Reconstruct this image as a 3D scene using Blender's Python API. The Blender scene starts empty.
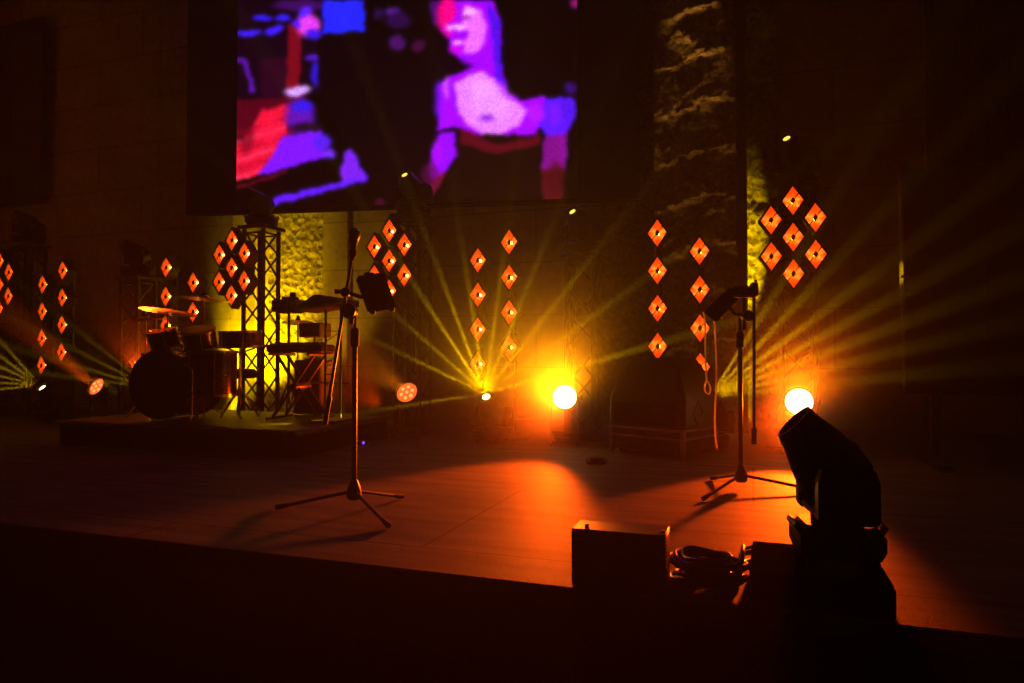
import bpy, math, random
import numpy as np
from mathutils import Vector, Matrix
random.seed(7)
PI = math.pi
sc = bpy.context.scene
col = sc.collection

# ------------------------------------------------------------------ camera
F_PX, CX, CY = 690.0, 512.0, 341.5
YAW, PITCH, CAM_H = math.radians(19.2), math.radians(1.29), 0.74
cam_d = bpy.data.cameras.new('camera')
cam = bpy.data.objects.new('camera', cam_d); col.objects.link(cam)
cam.location = (0, 0, CAM_H)
cam.rotation_euler = (PI/2 + PITCH, 0, YAW)
cam_d.sensor_width = 36.0
cam_d.lens = F_PX / 1024.0 * 36.0
cam_d.clip_start = 0.05
sc.camera = cam
RIGHT = Vector((math.cos(YAW), math.sin(YAW), 0))
FWD = Vector((-math.sin(YAW)*math.cos(PITCH), math.cos(YAW)*math.cos(PITCH), math.sin(PITCH)))
UP = RIGHT.cross(FWD)
CAM = Vector((0, 0, CAM_H))

def ray(x, y):
    return FWD + RIGHT*((x-CX)/F_PX) + UP*((CY-y)/F_PX)
def at_y(x, y, Y):
    d = ray(x, y); return CAM + d*(Y/d.y)
def at_z(x, y, Z=0.0):
    d = ray(x, y); return CAM + d*((Z-CAM_H)/d.z)
def project(p):
    v = Vector(p) - CAM
    D = v.dot(FWD)
    return CX + F_PX*v.dot(RIGHT)/D, CY - F_PX*v.dot(UP)/D

# ------------------------------------------------------------------ materials
def nodes_of(name):
    m = bpy.data.materials.new(name); m.use_nodes = True
    nt = m.node_tree
    return m, nt, nt.nodes['Principled BSDF'], nt.nodes['Material Output']

def mat(name, colr, rough=0.5, metal=0.0, noise=0.0, scale=30.0, bump=0.0, spec=0.5):
    m, nt, b, out = nodes_of(name)
    b.inputs['Roughness'].default_value = rough
    b.inputs['Metallic'].default_value = metal
    b.inputs['Specular IOR Level'].default_value = spec
    tc = nt.nodes.new('ShaderNodeTexCoord')
    nz = nt.nodes.new('ShaderNodeTexNoise'); nz.inputs['Scale'].default_value = scale
    nz.inputs['Detail'].default_value = 5
    nt.links.new(tc.outputs['Object'], nz.inputs['Vector'])
    rp = nt.nodes.new('ShaderNodeValToRGB')
    a = max(0.0, 1-noise); c = 1+noise
    rp.color_ramp.elements[0].position = 0.3; rp.color_ramp.elements[1].position = 0.7
    rp.color_ramp.elements[0].color = (colr[0]*a, colr[1]*a, colr[2]*a, 1)
    rp.color_ramp.elements[1].color = (min(1, colr[0]*c), min(1, colr[1]*c), min(1, colr[2]*c), 1)
    nt.links.new(nz.outputs['Fac'], rp.inputs['Fac'])
    nt.links.new(rp.outputs['Color'], b.inputs['Base Color'])
    if bump:
        bp = nt.nodes.new('ShaderNodeBump'); bp.inputs['Strength'].default_value = bump
        bp.inputs['Distance'].default_value = 0.02
        nt.links.new(nz.outputs['Fac'], bp.inputs['Height'])
        nt.links.new(bp.outputs['Normal'], b.inputs['Normal'])
    return m

def emit(name, colr, strength, sample=False):
    m, nt, b, out = nodes_of(name)
    b.inputs['Base Color'].default_value = (0.02, 0.02, 0.02, 1)
    b.inputs['Emission Color'].default_value = (*colr, 1)
    b.inputs['Emission Strength'].default_value = strength
    m.cycles.emission_sampling = 'AUTO' if sample else 'NONE'
    return m

M = {}
M['black_metal'] = mat('black_metal', (0.022, 0.021, 0.02), 0.42, 0.0, 0.2, 60)
M['black_gloss'] = mat('black_gloss', (0.02, 0.02, 0.02), 0.18, 0.0, 0.1, 40)
M['black_plastic'] = mat('black_plastic', (0.014, 0.013, 0.013), 0.5, 0.0, 0.15, 80, 0.1, 0.25)
M['black_cloth'] = mat('black_cloth', (0.006, 0.006, 0.006), 0.95, 0.0, 0.3, 90, 0.2, 0.0)
M['rubber'] = mat('rubber', (0.012, 0.012, 0.012), 0.7, 0, 0.2, 80)
M['chrome'] = mat('chrome', (0.7, 0.68, 0.66), 0.16, 1.0, 0.05, 40)
M['steel'] = mat('steel', (0.35, 0.34, 0.33), 0.3, 1.0, 0.1, 40)
M['dark_truss'] = mat('dark_truss', (0.03, 0.028, 0.026), 0.4, 0.3, 0.2, 60)
M['bronze'] = mat('bronze', (0.75, 0.5, 0.22), 0.28, 1.0, 0.15, 25)
M['drum_shell'] = mat('drum_shell', (0.02, 0.012, 0.01), 0.2, 0, 0.2, 20)
M['drum_head'] = mat('drum_head', (0.12, 0.115, 0.11), 0.5, 0, 0.05, 40)
M['kick_head'] = mat('kick_head', (0.012, 0.012, 0.012), 0.12, 0, 0.1, 40)
M['white_cord'] = mat('white_cord', (0.75, 0.72, 0.7), 0.45, 0, 0.05, 40)
_nt = M['white_cord'].node_tree; _tr = _nt.nodes.new('ShaderNodeBsdfTranslucent'); _tr.inputs['Color'].default_value = (0.8, 0.76, 0.74, 1)
_mx = _nt.nodes.new('ShaderNodeMixShader'); _mx.inputs['Fac'].default_value = 0.55
_nt.links.new(_nt.nodes['Principled BSDF'].outputs[0], _mx.inputs[1]); _nt.links.new(_tr.outputs[0], _mx.inputs[2])
_nt.links.new(_mx.outputs[0], _nt.nodes['Material Output'].inputs['Surface'])
M['cable'] = mat('cable', (0.02, 0.018, 0.018), 0.32, 0, 0.2, 60)
M['key_white'] = mat('key_white', (0.6, 0.58, 0.55), 0.35, 0, 0.03, 40)
M['case_ply'] = mat('case_ply', (0.014, 0.013, 0.013), 0.6, 0, 0.25, 70)
M['aluminium'] = mat('aluminium', (0.42, 0.4, 0.38), 0.4, 1.0, 0.15, 60)
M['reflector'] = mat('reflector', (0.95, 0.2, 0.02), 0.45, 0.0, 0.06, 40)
_b = M['reflector'].node_tree.nodes['Principled BSDF']; _b.inputs['Emission Color'].default_value = (1.0, 0.07, 0.005, 1); _b.inputs['Emission Strength'].default_value = 0.4  # glow put into the reflector itself, stands in for bulb light
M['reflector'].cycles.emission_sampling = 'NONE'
M['dim_reflector'] = mat('dim_reflector', (0.25, 0.24, 0.2), 0.35, 1.0, 0.1, 40)
M['lens_dark'] = mat('lens_dark', (0.03, 0.03, 0.03), 0.1, 0, 0.05, 40)
M['seat_vinyl'] = mat('seat_vinyl', (0.015, 0.014, 0.014), 0.45, 0, 0.2, 60)
M['bulb'] = emit('bulb', (1.0, 0.45, 0.06), 24.0, True)
M['lens_white'] = emit('lens_white', (1.0, 0.62, 0.25), 7.0)
M['lens_orange'] = emit('lens_orange', (1.0, 0.14, 0.02), 1.2)
M['led_hot'] = emit('led_hot', (1.0, 0.25, 0.06), 2.2)
M['lens_yellow'] = emit('lens_yellow', (1.0, 0.8, 0.12), 14.0)
M['lens_small'] = emit('lens_small', (1.0, 0.62, 0.06), 1.6)
M['lens_faint'] = emit('lens_faint', (1.0, 0.6, 0.2), 0.12)
M['led_violet'] = emit('led_violet', (0.16, 0.05, 1.0), 2.0)
M['led_red'] = emit('led_red', (1.0, 0.05, 0.01), 0.8)

# floor of the stage : dark vinyl with long seams, slight scuffs
def stage_mat():
    m, nt, b, out = nodes_of('stage_vinyl')
    tc = nt.nodes.new('ShaderNodeTexCoord')
    mp = nt.nodes.new('ShaderNodeMapping')
    nt.links.new(tc.outputs['Object'], mp.inputs['Vector'])
    br = nt.nodes.new('ShaderNodeTexBrick')
    br.inputs['Scale'].default_value = 1.0
    br.inputs['Brick Width'].default_value = 2.44
    br.inputs['Row Height'].default_value = 1.22
    br.inputs['Mortar Size'].default_value = 0.006
    br.inputs['Color1'].default_value = (0.13, 0.125, 0.12, 1)
    br.inputs['Color2'].default_value = (0.145, 0.14, 0.135, 1)
    br.inputs['Mortar'].default_value = (0.05, 0.045, 0.04, 1)
    nt.links.new(mp.outputs['Vector'], br.inputs['Vector'])
    nz = nt.nodes.new('ShaderNodeTexNoise'); nz.inputs['Scale'].default_value = 5; nz.inputs['Detail'].default_value = 9
    mp2 = nt.nodes.new('ShaderNodeMapping'); mp2.inputs['Scale'].default_value = (0.35, 2.0, 1)
    nt.links.new(tc.outputs['Object'], mp2.inputs['Vector']); nt.links.new(mp2.outputs['Vector'], nz.inputs['Vector'])
    mx = nt.nodes.new('ShaderNodeMixRGB'); mx.blend_type = 'MULTIPLY'; mx.inputs['Fac'].default_value = 1.0
    rp = nt.nodes.new('ShaderNodeValToRGB')
    rp.color_ramp.elements[0].color = (0.65, 0.65, 0.65, 1); rp.color_ramp.elements[1].color = (1.2, 1.2, 1.2, 1)
    rp.color_ramp.elements[0].position = 0.35; rp.color_ramp.elements[1].position = 0.7
    nt.links.new(nz.outputs['Fac'], rp.inputs['Fac'])
    nt.links.new(br.outputs['Color'], mx.inputs['Color1']); nt.links.new(rp.outputs['Color'], mx.inputs['Color2'])
    nt.links.new(mx.outputs['Color'], b.inputs['Base Color'])
    b.inputs['Roughness'].default_value = 0.62
    b.inputs['Specular IOR Level'].default_value = 0.08
    n2 = nt.nodes.new('ShaderNodeTexNoise'); n2.inputs['Scale'].default_value = 120; n2.inputs['Detail'].default_value = 3
    nt.links.new(tc.outputs['Object'], n2.inputs['Vector'])
    bp = nt.nodes.new('ShaderNodeBump'); bp.inputs['Strength'].default_value = 0.25; bp.inputs['Distance'].default_value = 0.01
    nt.links.new(n2.outputs['Fac'], bp.inputs['Height']); nt.links.new(bp.outputs['Normal'], b.inputs['Normal'])
    return m
M['stage'] = stage_mat()

def stone_mat(name, c1, c2, scale):
    m, nt, b, out = nodes_of(name)
    tc = nt.nodes.new('ShaderNodeTexCoord')
    vo = nt.nodes.new('ShaderNodeTexVoronoi'); vo.inputs['Scale'].default_value = scale
    nz = nt.nodes.new('ShaderNodeTexNoise'); nz.inputs['Scale'].default_value = scale*1.6; nz.inputs['Detail'].default_value = 10
    nz.inputs['Roughness'].default_value = 0.7
    nt.links.new(tc.outputs['Object'], vo.inputs['Vector']); nt.links.new(tc.outputs['Object'], nz.inputs['Vector'])
    rp = nt.nodes.new('ShaderNodeValToRGB')
    rp.color_ramp.elements[0].color = (*c1, 1); rp.color_ramp.elements[1].color = (*c2, 1)
    rp.color_ramp.elements[0].position = 0.35; rp.color_ramp.elements[1].position = 0.65
    nt.links.new(nz.outputs['Fac'], rp.inputs['Fac']); nt.links.new(rp.outputs['Color'], b.inputs['Base Color'])
    ad = nt.nodes.new('ShaderNodeMath'); ad.operation = 'ADD'
    nt.links.new(vo.outputs['Distance'], ad.inputs[0]); nt.links.new(nz.outputs['Fac'], ad.inputs[1])
    bp = nt.nodes.new('ShaderNodeBump'); bp.inputs['Strength'].default_value = 0.9; bp.inputs['Distance'].default_value = 0.06
    nt.links.new(ad.outputs[0], bp.inputs['Height']); nt.links.new(bp.outputs['Normal'], b.inputs['Normal'])
    b.inputs['Roughness'].default_value = 0.9; b.inputs['Specular IOR Level'].default_value = 0.1
    return m
M['stone'] = stone_mat('rough_stone', (0.10, 0.085, 0.06), (0.46, 0.40, 0.30), 11.0)
def plaster_mat():
    m, nt, b, out = nodes_of('plaster_blocks')
    tc = nt.nodes.new('ShaderNodeTexCoord')
    mp = nt.nodes.new('ShaderNodeMapping'); mp.inputs['Rotation'].default_value = (PI/2, 0, 0)
    nt.links.new(tc.outputs['Object'], mp.inputs['Vector'])
    br = nt.nodes.new('ShaderNodeTexBrick'); br.inputs['Scale'].default_value = 1
    br.inputs['Brick Width'].default_value = 1.6; br.inputs['Row Height'].default_value = 0.62; br.inputs['Mortar Size'].default_value = 0.008
    br.inputs['Color1'].default_value = (0.36, 0.31, 0.24, 1); br.inputs['Color2'].default_value = (0.32, 0.275, 0.21, 1)
    br.inputs['Mortar'].default_value = (0.2, 0.17, 0.13, 1)
    nt.links.new(mp.outputs['Vector'], br.inputs['Vector'])
    nz = nt.nodes.new('ShaderNodeTexNoise'); nz.inputs['Scale'].default_value = 14; nz.inputs['Detail'].default_value = 8
    nt.links.new(tc.outputs['Object'], nz.inputs['Vector'])
    mx = nt.nodes.new('ShaderNodeMixRGB'); mx.blend_type = 'OVERLAY'; mx.inputs['Fac'].default_value = 0.4
    nt.links.new(br.outputs['Color'], mx.inputs['Color1']); nt.links.new(nz.outputs['Fac'], mx.inputs['Color2'])
    nt.links.new(mx.outputs['Color'], b.inputs['Base Color'])
    bp = nt.nodes.new('ShaderNodeBump'); bp.inputs['Strength'].default_value = 0.3; bp.inputs['Distance'].default_value = 0.02
    nt.links.new(nz.outputs['Fac'], bp.inputs['Height']); nt.links.new(bp.outputs['Normal'], b.inputs['Normal'])
    b.inputs['Roughness'].default_value = 0.9; b.inputs['Specular IOR Level'].default_value = 0.1
    return m
M['plaster'] = plaster_mat()

# ------------------------------------------------------------------ mesh collector
class MB:
    def __init__(s): s.v = []; s.f = []
    def add(s, vs, fs, mtx=None):
        b = len(s.v)
        for p in vs:
            p = Vector(p)
            s.v.append(mtx @ p if mtx is not None else p)
        for f in fs: s.f.append([b+i for i in f])
        return s
    def prism(s, poly, z0, z1, mtx=None):
        n = len(poly)
        vs = [(x, y, z0) for x, y in poly] + [(x, y, z1) for x, y in poly]
        fs = [list(range(n))[::-1], list(range(n, 2*n))] + [[i, (i+1) % n, n+(i+1) % n, n+i] for i in range(n)]
        return s.add(vs, fs, mtx)
    def box(s, c, d, bev=0.006, mtx=None):
        # box with chamfered edges
        hx, hy, hz = d[0]/2, d[1]/2, d[2]/2
        b = min(bev, hx*0.8, hy*0.8, hz*0.8)
        rings = []
        def ring(ix, iy, z):
            return [(-ix+b, -iy, z), (ix-b, -iy, z), (ix, -iy+b, z), (ix, iy-b, z), (ix-b, iy, z), (-ix+b, iy, z), (-ix, iy-b, z), (-ix, -iy+b, z)]
        vs = ring(hx-b, hy-b, -hz) + ring(hx, hy, -hz+b) + ring(hx, hy, hz-b) + ring(hx-b, hy-b, hz)
        fs = [list(range(8))[::-1], list(range(24, 32))]
        for r in range(3):
            for i in range(8):
                j = (i+1) % 8
                fs.append([r*8+i, r*8+j, r*8+8+j, r*8+8+i])
        t = Matrix.Translation(c)
        return s.add(vs, fs, (mtx @ t) if mtx is not None else t)
    def tube(s, pts, r, n=10, caps=True, closed=False):
        pts = [Vector(p) for p in pts]
        rs = r if isinstance(r, (list, tuple)) else [r]*len(pts)
        N = len(pts)
        up = None; vs = []; fs = []
        for i, p in enumerate(pts):
            if closed: t = (pts[(i+1) % N] - pts[i-1])
            else: t = pts[min(i+1, N-1)] - pts[max(i-1, 0)]
            t = t.normalized() if t.length > 1e-9 else Vector((0, 0, 1))
            if up is None:
                a = Vector((0, 0, 1)) if abs(t.z) < 0.9 else Vector((1, 0, 0))
                up = (a - t*a.dot(t)).normalized()
            else:
                up = (up - t*up.dot(t))
                up = up.normalized() if up.length > 1e-6 else t.orthogonal().normalized()
            sd = t.cross(up)
            for k in range(n):
                a = 2*PI*k/n
                vs.append(p + (up*math.cos(a) + sd*math.sin(a))*rs[i])
        for i in range(N if closed else N-1):
            for k in range(n):
                i2 = (i+1) % N
                fs.append([i*n+k, i2*n+k, i2*n+(k+1) % n, i*n+(k+1) % n][::-1])
        if caps and not closed:
            fs.append(list(range(n))); fs.append(list(range((N-1)*n, N*n))[::-1])
        return s.add(vs, fs)
    def lathe(s, prof, n=28, mtx=None, sx=1.0):
        vs = []; fs = []
        for r, z in prof:
            for k in range(n):
                a = 2*PI*k/n
                vs.append((r*math.cos(a)*sx, r*math.sin(a), z))
        for i in range(len(prof)-1):
            for k in range(n):
                fs.append([i*n+k, i*n+(k+1) % n, (i+1)*n+(k+1) % n, (i+1)*n+k])
        if prof[0][0] > 1e-6: fs.append(list(range(n))[::-1])
        if prof[-1][0] > 1e-6: fs.append(list(range((len(prof)-1)*n, len(prof)*n)))
        return s.add(vs, fs, mtx)
    def build(s, name, m, parent=None, smooth=True, loc=None, rot=None):
        me = bpy.data.meshes.new(name)
        me.from_pydata([tuple(v) for v in s.v], [], s.f); me.update()
        me.materials.append(m if not isinstance(m, str) else M[m])
        if smooth:
            me.polygons.foreach_set('use_smooth', [True]*len(me.polygons))
            me.set_sharp_from_angle(angle=math.radians(35))
        o = bpy.data.objects.new(name, me); col.objects.link(o)
        if parent is not None: o.parent = parent
        if loc is not None: o.location = loc
        if rot is not None: o.rotation_euler = rot
        return o

def tag(o, label=None, cat=None, group=None, kind=None):
    if label: o['label'] = label
    if cat: o['category'] = cat
    if group: o['group'] = group
    if kind: o['kind'] = kind
    return o
def thing(name, label, cat, loc, rotz=0.0, group=None):
    o = bpy.data.objects.new(name, None); col.objects.link(o)
    o.location = loc; o.rotation_euler = (0, 0, rotz); o.empty_display_size = 0.1
    return tag(o, label, cat, group)
def copy_tree(o, parent=None):
    c = o.copy(); col.objects.link(c)
    if parent is not None: c.parent = parent
    for ch in [x for x in o.children]:
        copy_tree(ch, c)
    return c
def dup(o, loc, rotz, label, group=None):
    c = copy_tree(o); c.location = loc; c.rotation_euler = (0, 0, rotz)
    c['label'] = label
    if group: c['group'] = group
    return c
def aim(d):
    """matrix turning local +Z onto d"""
    return Vector(d).normalized().to_track_quat('Z', 'Y').to_matrix().to_4x4()
def spot(name, loc, direction, colr, power, angle, blend=0.2, radius=0.03):
    l = bpy.data.lights.new(name, 'SPOT'); l.color = colr; l.energy = power
    l.spot_size = math.radians(angle); l.spot_blend = blend; l.shadow_soft_size = radius
    o = bpy.data.objects.new(name, l); col.objects.link(o)
    o.location = loc
    o.rotation_euler = Vector(direction).normalized().to_track_quat('-Z', 'Y').to_euler()
    return o

# ------------------------------------------------------------------ the setting
EDGE_Y = 2.17
WALL_Y = 7.75
HOUSE_Z = -0.95
XL, XR, CEIL = -11.5, 5.2, 6.2
b = MB(); b.box(((XL+XR)/2, (EDGE_Y+WALL_Y)/2, -0.03), (XR-XL, WALL_Y-EDGE_Y, 0.06), 0.004)
tag(b.build('stage_floor', 'stage'), kind='structure')
b = MB(); n = 160
pl = []
for i in range(n+1):
    x = XL + (XR-XL)*i/n
    pl.append((x, EDGE_Y+0.05+0.025*math.sin(i*1.7)+0.01*math.sin(i*4.1)))
poly = pl + [(XR, EDGE_Y+0.2), (XL, EDGE_Y+0.2)]
b.prism(poly, HOUSE_Z, -0.062)
tag(b.build('trim_stage_skirt', 'black_cloth'), kind='structure')
b = MB(); b.box(((XL+XR)/2, 2.3, HOUSE_Z-0.05), (XR-XL, 11, 0.1), 0.002)
tag(b.build('floor', mat('house_floor', (0.02, 0.02, 0.02), 0.8, 0, 0.2, 12)), kind='structure')
b = MB(); b.box(((XL+XR)/2, 2.3, CEIL+0.05), (XR-XL, 11, 0.1), 0.002)
tag(b.build('ceiling', mat('dark_ceiling', (0.03, 0.028, 0.026), 0.9, 0, 0.2, 6)), kind='structure')
b = MB(); b.box(((XL+XR)/2, WALL_Y+0.1, (CEIL+HOUSE_Z)/2), (XR-XL, 0.2, CEIL-HOUSE_Z), 0.002)
tag(b.build('wall_back', 'plaster'), kind='structure')
b = MB(); b.box((XL-0.1, 2.3, (CEIL+HOUSE_Z)/2), (0.2, 11.2, CEIL-HOUSE_Z), 0.002)
tag(b.build('wall_left', 'plaster'), kind='structure')
b = MB(); b.box((XR+0.1, 2.3, (CEIL+HOUSE_Z)/2), (0.2, 11.2, CEIL-HOUSE_Z), 0.002)
tag(b.build('wall_right', 'plaster'), kind='structure')

# rough stone faces: displaced grids with thickness
def stone_block(name, x0, x1, y_front, z0, z1, amp, step=0.05):
    nx = max(2, int((x1-x0)/step)); nz = max(2, int((z1-z0)/step))
    rng = np.random.RandomState(int(abs(x0)*100) % 999)
    def field(nx, nz, cell):
        gx, gz = nx//cell+3, nz//cell+3
        g = rng.rand(gz, gx)
        xs = np.linspace(0, gx-2.001, nx+1); zs = np.linspace(0, gz-2.001, nz+1)
        xi = xs.astype(int); zi = zs.astype(int); fx = xs-xi; fz = (zs-zi)[:, None]
        a = g[zi][:, xi]*(1-fx)+g[zi][:, xi+1]*fx
        c = g[zi+1][:, xi]*(1-fx)+g[zi+1][:, xi+1]*fx
        return a*(1-fz)+c*fz
    h = 0.6*field(nx, nz, 8)+0.3*field(nx, nz, 3)+0.2*rng.rand(nz+1, nx+1)
    h = (h-h.min())/(h.max()-h.min())
    # courses: ledges every ~0.45 m
    vs = []; fs = []
    for j in range(nz+1):
        z = z0+(z1-z0)*j/nz
        for i in range(nx+1):
            x = x0+(x1-x0)*i/nx
            led = ((z*2.1+0.35*h[j, i]+0.15*math.sin(x*5)) % 1.0)
            vs.append((x, y_front-amp*(0.7*h[j, i]+0.3*led), z))
    for j in range(nz):
        for i in range(nx):
            a = j*(nx+1)+i
            fs.append([a, a+1, a+nx+2, a+nx+1])
    base = len(vs)
    vs += [(x0, WALL_Y, z0), (x1, WALL_Y, z0), (x1, WALL_Y, z1), (x0, WALL_Y, z1)]
    rim_l = [j*(nx+1) for j in range(nz+1)]; rim_r = [j*(nx+1)+nx for j in range(nz+1)]
    fs.append(rim_l + [base+3, base]); fs.append([base+1, base+2] + rim_r[::-1])
    top = [nz*(nx+1)+i for i in range(nx+1)]
    fs.append(top + [base+2, base+3])
    b = MB(); b.add(vs, fs)
    return tag(b.build(name, 'stone'), kind='structure')
def x_at(px, Y): return at_y(px, 300, Y).x
stone_block('pillar_stone', x_at(655, 7.1), x_at(738, 7.1), 7.15, 0, CEIL, 0.10, 0.045)
stone_block('wall_back_stone', x_at(268, 7.68), x_at(322, 7.68), 7.72, 0, CEIL, 0.05, 0.05)
stone_block('wall_back_stone_panel', x_at(739, 7.6)-0.05, x_at(779, 7.6), 7.7, 0, CEIL, 0.05, 0.04)
stone_block('wall_back_stone_field', x_at(600, 7.6), x_at(655, 7.6)+0.2, 7.66, 0, CEIL, 0.05, 0.05)
b = MB(); xa, xb = x_at(736.5, 7.05), x_at(747.5, 7.05)
b.box(((xa+xb)/2, 7.4, CEIL/2), (xb-xa, 0.66, CEIL), 0.006)
tag(b.build('trim_4', 'black_metal'), kind='structure')
# plaster return left of the lit niche
b = MB(); x0, x1 = XL, x_at(231.5, 7.3)
b.box(((x0+x1)/2, 7.53, CEIL/2), (x1-x0, 0.44, CEIL), 0.004)
tag(b.build('wall_back_plaster', 'plaster'), kind='structure')
b = MB(); xa, xb = x_at(320, 7.6), x_at(345, 7.6)
b.box(((xa+xb)/2, 7.7, CEIL/2), (xb-xa, 0.1, CEIL), 0.01)
tag(b.build('trim_1', 'plaster'), kind='structure')
# vertical pilaster strip on left plaster and right panelling grooves
b = MB(); xa = x_at(153, 7.25)
b.box((xa, 7.305, CEIL/2), (0.05, 0.012, CEIL), 0.003)
tag(b.build('trim_2', 'plaster'), kind='structure')
b = MB(); xa, xb = x_at(822, 7.7), x_at(892, 7.7)
for k in range(8):
    b.box(((xa+xb)/2, 7.748, 0.4+0.62*k), (xb-xa, 0.01, 0.02), 0.002)
tag(b.build('trim_3', 'plaster'), kind='structure')

# ------------------------------------------------------------------ LED screen
def seg_pts(*p): return list(p)
def screen_image(px, py):
    """colour (sRGB 0..1) arrays for photo-like picture coordinates"""
    R = np.zeros(px.shape+(3,))
    # camera picture on a coarse display: edges wobble a little
    px, py = (px + 0.7*np.sin(py*0.31+px*0.07) + 0.4*np.sin(py*0.83+1.3),
              py + 0.6*np.sin(px*0.27+0.6) + 0.4*np.sin(px*0.71+py*0.2))
    def inside(poly):
        c = np.zeros(px.shape, bool); n = len(poly)
        for i in range(n):
            x1, y1 = poly[i]; x2, y2 = poly[(i+1) % n]
            if y1 == y2: continue
            cond = ((y1 > py) != (y2 > py)) & (px < (x2-x1)*(py-y1)/(y2-y1)+x1)
            c ^= cond
        return c
    def fill(poly, c, a=1.0):
        m = inside(poly); R[m] = R[m]*(1-a)+np.array(c)/255.0*a
    def ell(cx, cy, rx, ry, c, a=1.0, rot=0):
        dx, dy = px-cx, py-cy
        cr, sr = math.cos(rot), math.sin(rot)
        d = np.hypot((dx*cr+dy*sr)/rx, (-dx*sr+dy*cr)/ry)
        w = np.clip((1.25-d)/0.5, 0, 1)[..., None]*a
        R[:] = R*(1-w)+np.array(c)/255.0*w
    L = lambda pts: [(x/3.178+410, y/3.178) for x, y in pts]
    # ---- left: blurred view of a stage floor with instruments
    fill([(236, 75), (296, 70), (312, 110), (280, 150), (236, 182)], (80, 0, 22))
    fill([(236, 0), (320, 0), (320, 95), (236, 100)], (12, 0, 14))
    fill([(258, 60), (288, 56), (290, 95), (262, 98)], (38, 0, 26))
    fill([(288, 24), (302, 20), (300, 88), (286, 92)], (120, 5, 25))
    fill([(236, 148), (262, 110), (290, 104), (286, 140), (264, 174), (236, 181)], (235, 15, 55))
    for k in range(7):
        y = 118+k*9
        fill([(236, y+14), (286, y-2), (286, y+1.5), (236, y+18)], (255, 70, 110) if k % 2 else (170, 5, 40), 0.6)
    fill([(284, 135), (322, 130), (326, 157), (258, 176)], (125, 18, 255))
    ell(300, 116, 15, 17, (95, 15, 190), 0.9)
    ell(302, 106, 10, 6, (50, 20, 230))
    ell(306, 127, 16, 4, (30, 5, 30))
    ell(322, 142, 9, 8, (85, 25, 235)); ell(330, 154, 6, 5, (110, 40, 240))
    ell(297, 91, 13, 5, (215, 160, 255), 1, -0.15)
    ell(315, 73, 4, 13, (45, 15, 210)); ell(314, 57, 9, 3, (80, 20, 190), 1, -0.2)
    fill([(236, 58), (247, 58), (256, 92), (250, 92), (244, 66), (236, 62)], (85, 15, 160))
    ell(249, 33, 13, 3.2, (60, 25, 255), 1, -0.08); ell(274, 30, 10, 4, (60, 25, 255), 1, -0.35)
    ell(262, 18, 10, 3, (45, 25, 255)); ell(283, 18, 8, 3.5, (50, 25, 255))
    ell(300, 5, 26, 6, (70, 10, 110), 0.8); ell(308, 25, 12, 12, (225, 60, 235)); ell(305, 12, 7, 5, (90, 30, 255), 1, -0.5)
    ell(314, 34, 8, 5, (60, 20, 235)); ell(296, 23, 4, 4, (70, 20, 255))
    fill([(322, 0), (364, 0), (365, 31), (323, 34)], (30, 34, 255))
    # ---- dark figure in the middle (black) with faint violet glints
    fill([(318, 40), (365, 34), (440, 30), (460, 70), (432, 90), (428, 190), (400, 208), (368, 180), (340, 130), (318, 80)], (2, 0, 3))
    ell(397, 43, 8, 8, (78, 14, 110), 0.9); ell(418, 46, 7, 6, (70, 8, 60), 0.9)
    ell(392, 11, 8, 4, (95, 30, 160), 0.8); ell(398, 20, 12, 9, (48, 6, 80), 0.8); ell(378, 14, 5, 6, (40, 10, 80), 0.8)
    fill([(272, 206), (273, 197), (342, 181), (347, 150), (352, 150), (368, 178), (367, 181)], (98, 22, 255))
    fill([(340, 170), (344, 152), (352, 150), (366, 178), (342, 181)], (120, 30, 235))
    ell(380, 202, 5, 3, (110, 8, 60), 0.7)
    # ---- right: half-length silhouette lit magenta
    fill(L([(60, 0), (260, 0), (290, 60), (290, 200), (310, 290), (350, 318), (430, 304), (440, 360), (400, 425), (270, 456), (200, 425), (150, 402), (88, 416), (90, 270), (125, 240), (205, 212), (135, 170), (125, 130), (100, 100)]), (165, 0, 252))
    fill(L([(60, 0), (110, 0), (100, 90), (70, 70)]), (70, 5, 110))
    ell(446, 12, 9, 17, (255, 0, 115), 0.85, 0.25)
    ell(447, 33, 5, 5, (240, 0, 150), 0.7)
    ell(455, 50, 7, 4, (215, 0, 235), 0.8)
    fill(L([(240, 0), (285, 60), (290, 200), (300, 280), (270, 240), (262, 100)]), (75, 10, 225))
    fill(L([(170, 15), (225, 30), (243, 75), (240, 130), (200, 178), (165, 172), (185, 110), (165, 60)]), (235, 105, 250))
    FEAT = [] ; ell(470, 13, 8, 3, (255, 150, 250), 1, -0.1); ell(450, 28, 4, 3, (255, 150, 255)); ell(461, 27, 5, 4, (255, 160, 255)); ell(459, 42, 6, 2.5, (255, 130, 250))
    fill(L([(135, 265), (225, 222), (265, 250), (295, 305), (375, 345), (345, 400), (262, 440), (190, 405), (140, 340)]), (232, 125, 255))
    fill(L([(128, 262), (140, 262), (155, 350), (140, 350)]), (150, 10, 235))
    ell(486, 117, 7, 3, (150, 30, 220), 0.8)
    fill(L([(432, 310), (525, 308), (527, 370), (490, 432), (436, 432), (408, 400)]), (92, 18, 255))
    fill(L([(445, 330), (500, 330), (500, 380), (450, 400)]), (125, 20, 255), 0.8)
    fill(L([(425, 432), (500, 425), (500, 500), (488, 560), (415, 560)]), (135, 8, 150))
    fill(L([(415, 540), (492, 540), (482, 632), (420, 632)]), (85, 8, 22))
    fill(L([(95, 420), (142, 420), (148, 490), (118, 545), (66, 590), (60, 520), (72, 470)]), (150, 0, 250))
    fill(L([(66, 570), (115, 545), (90, 600), (48, 645), (50, 620)]), (120, 10, 40))
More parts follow.
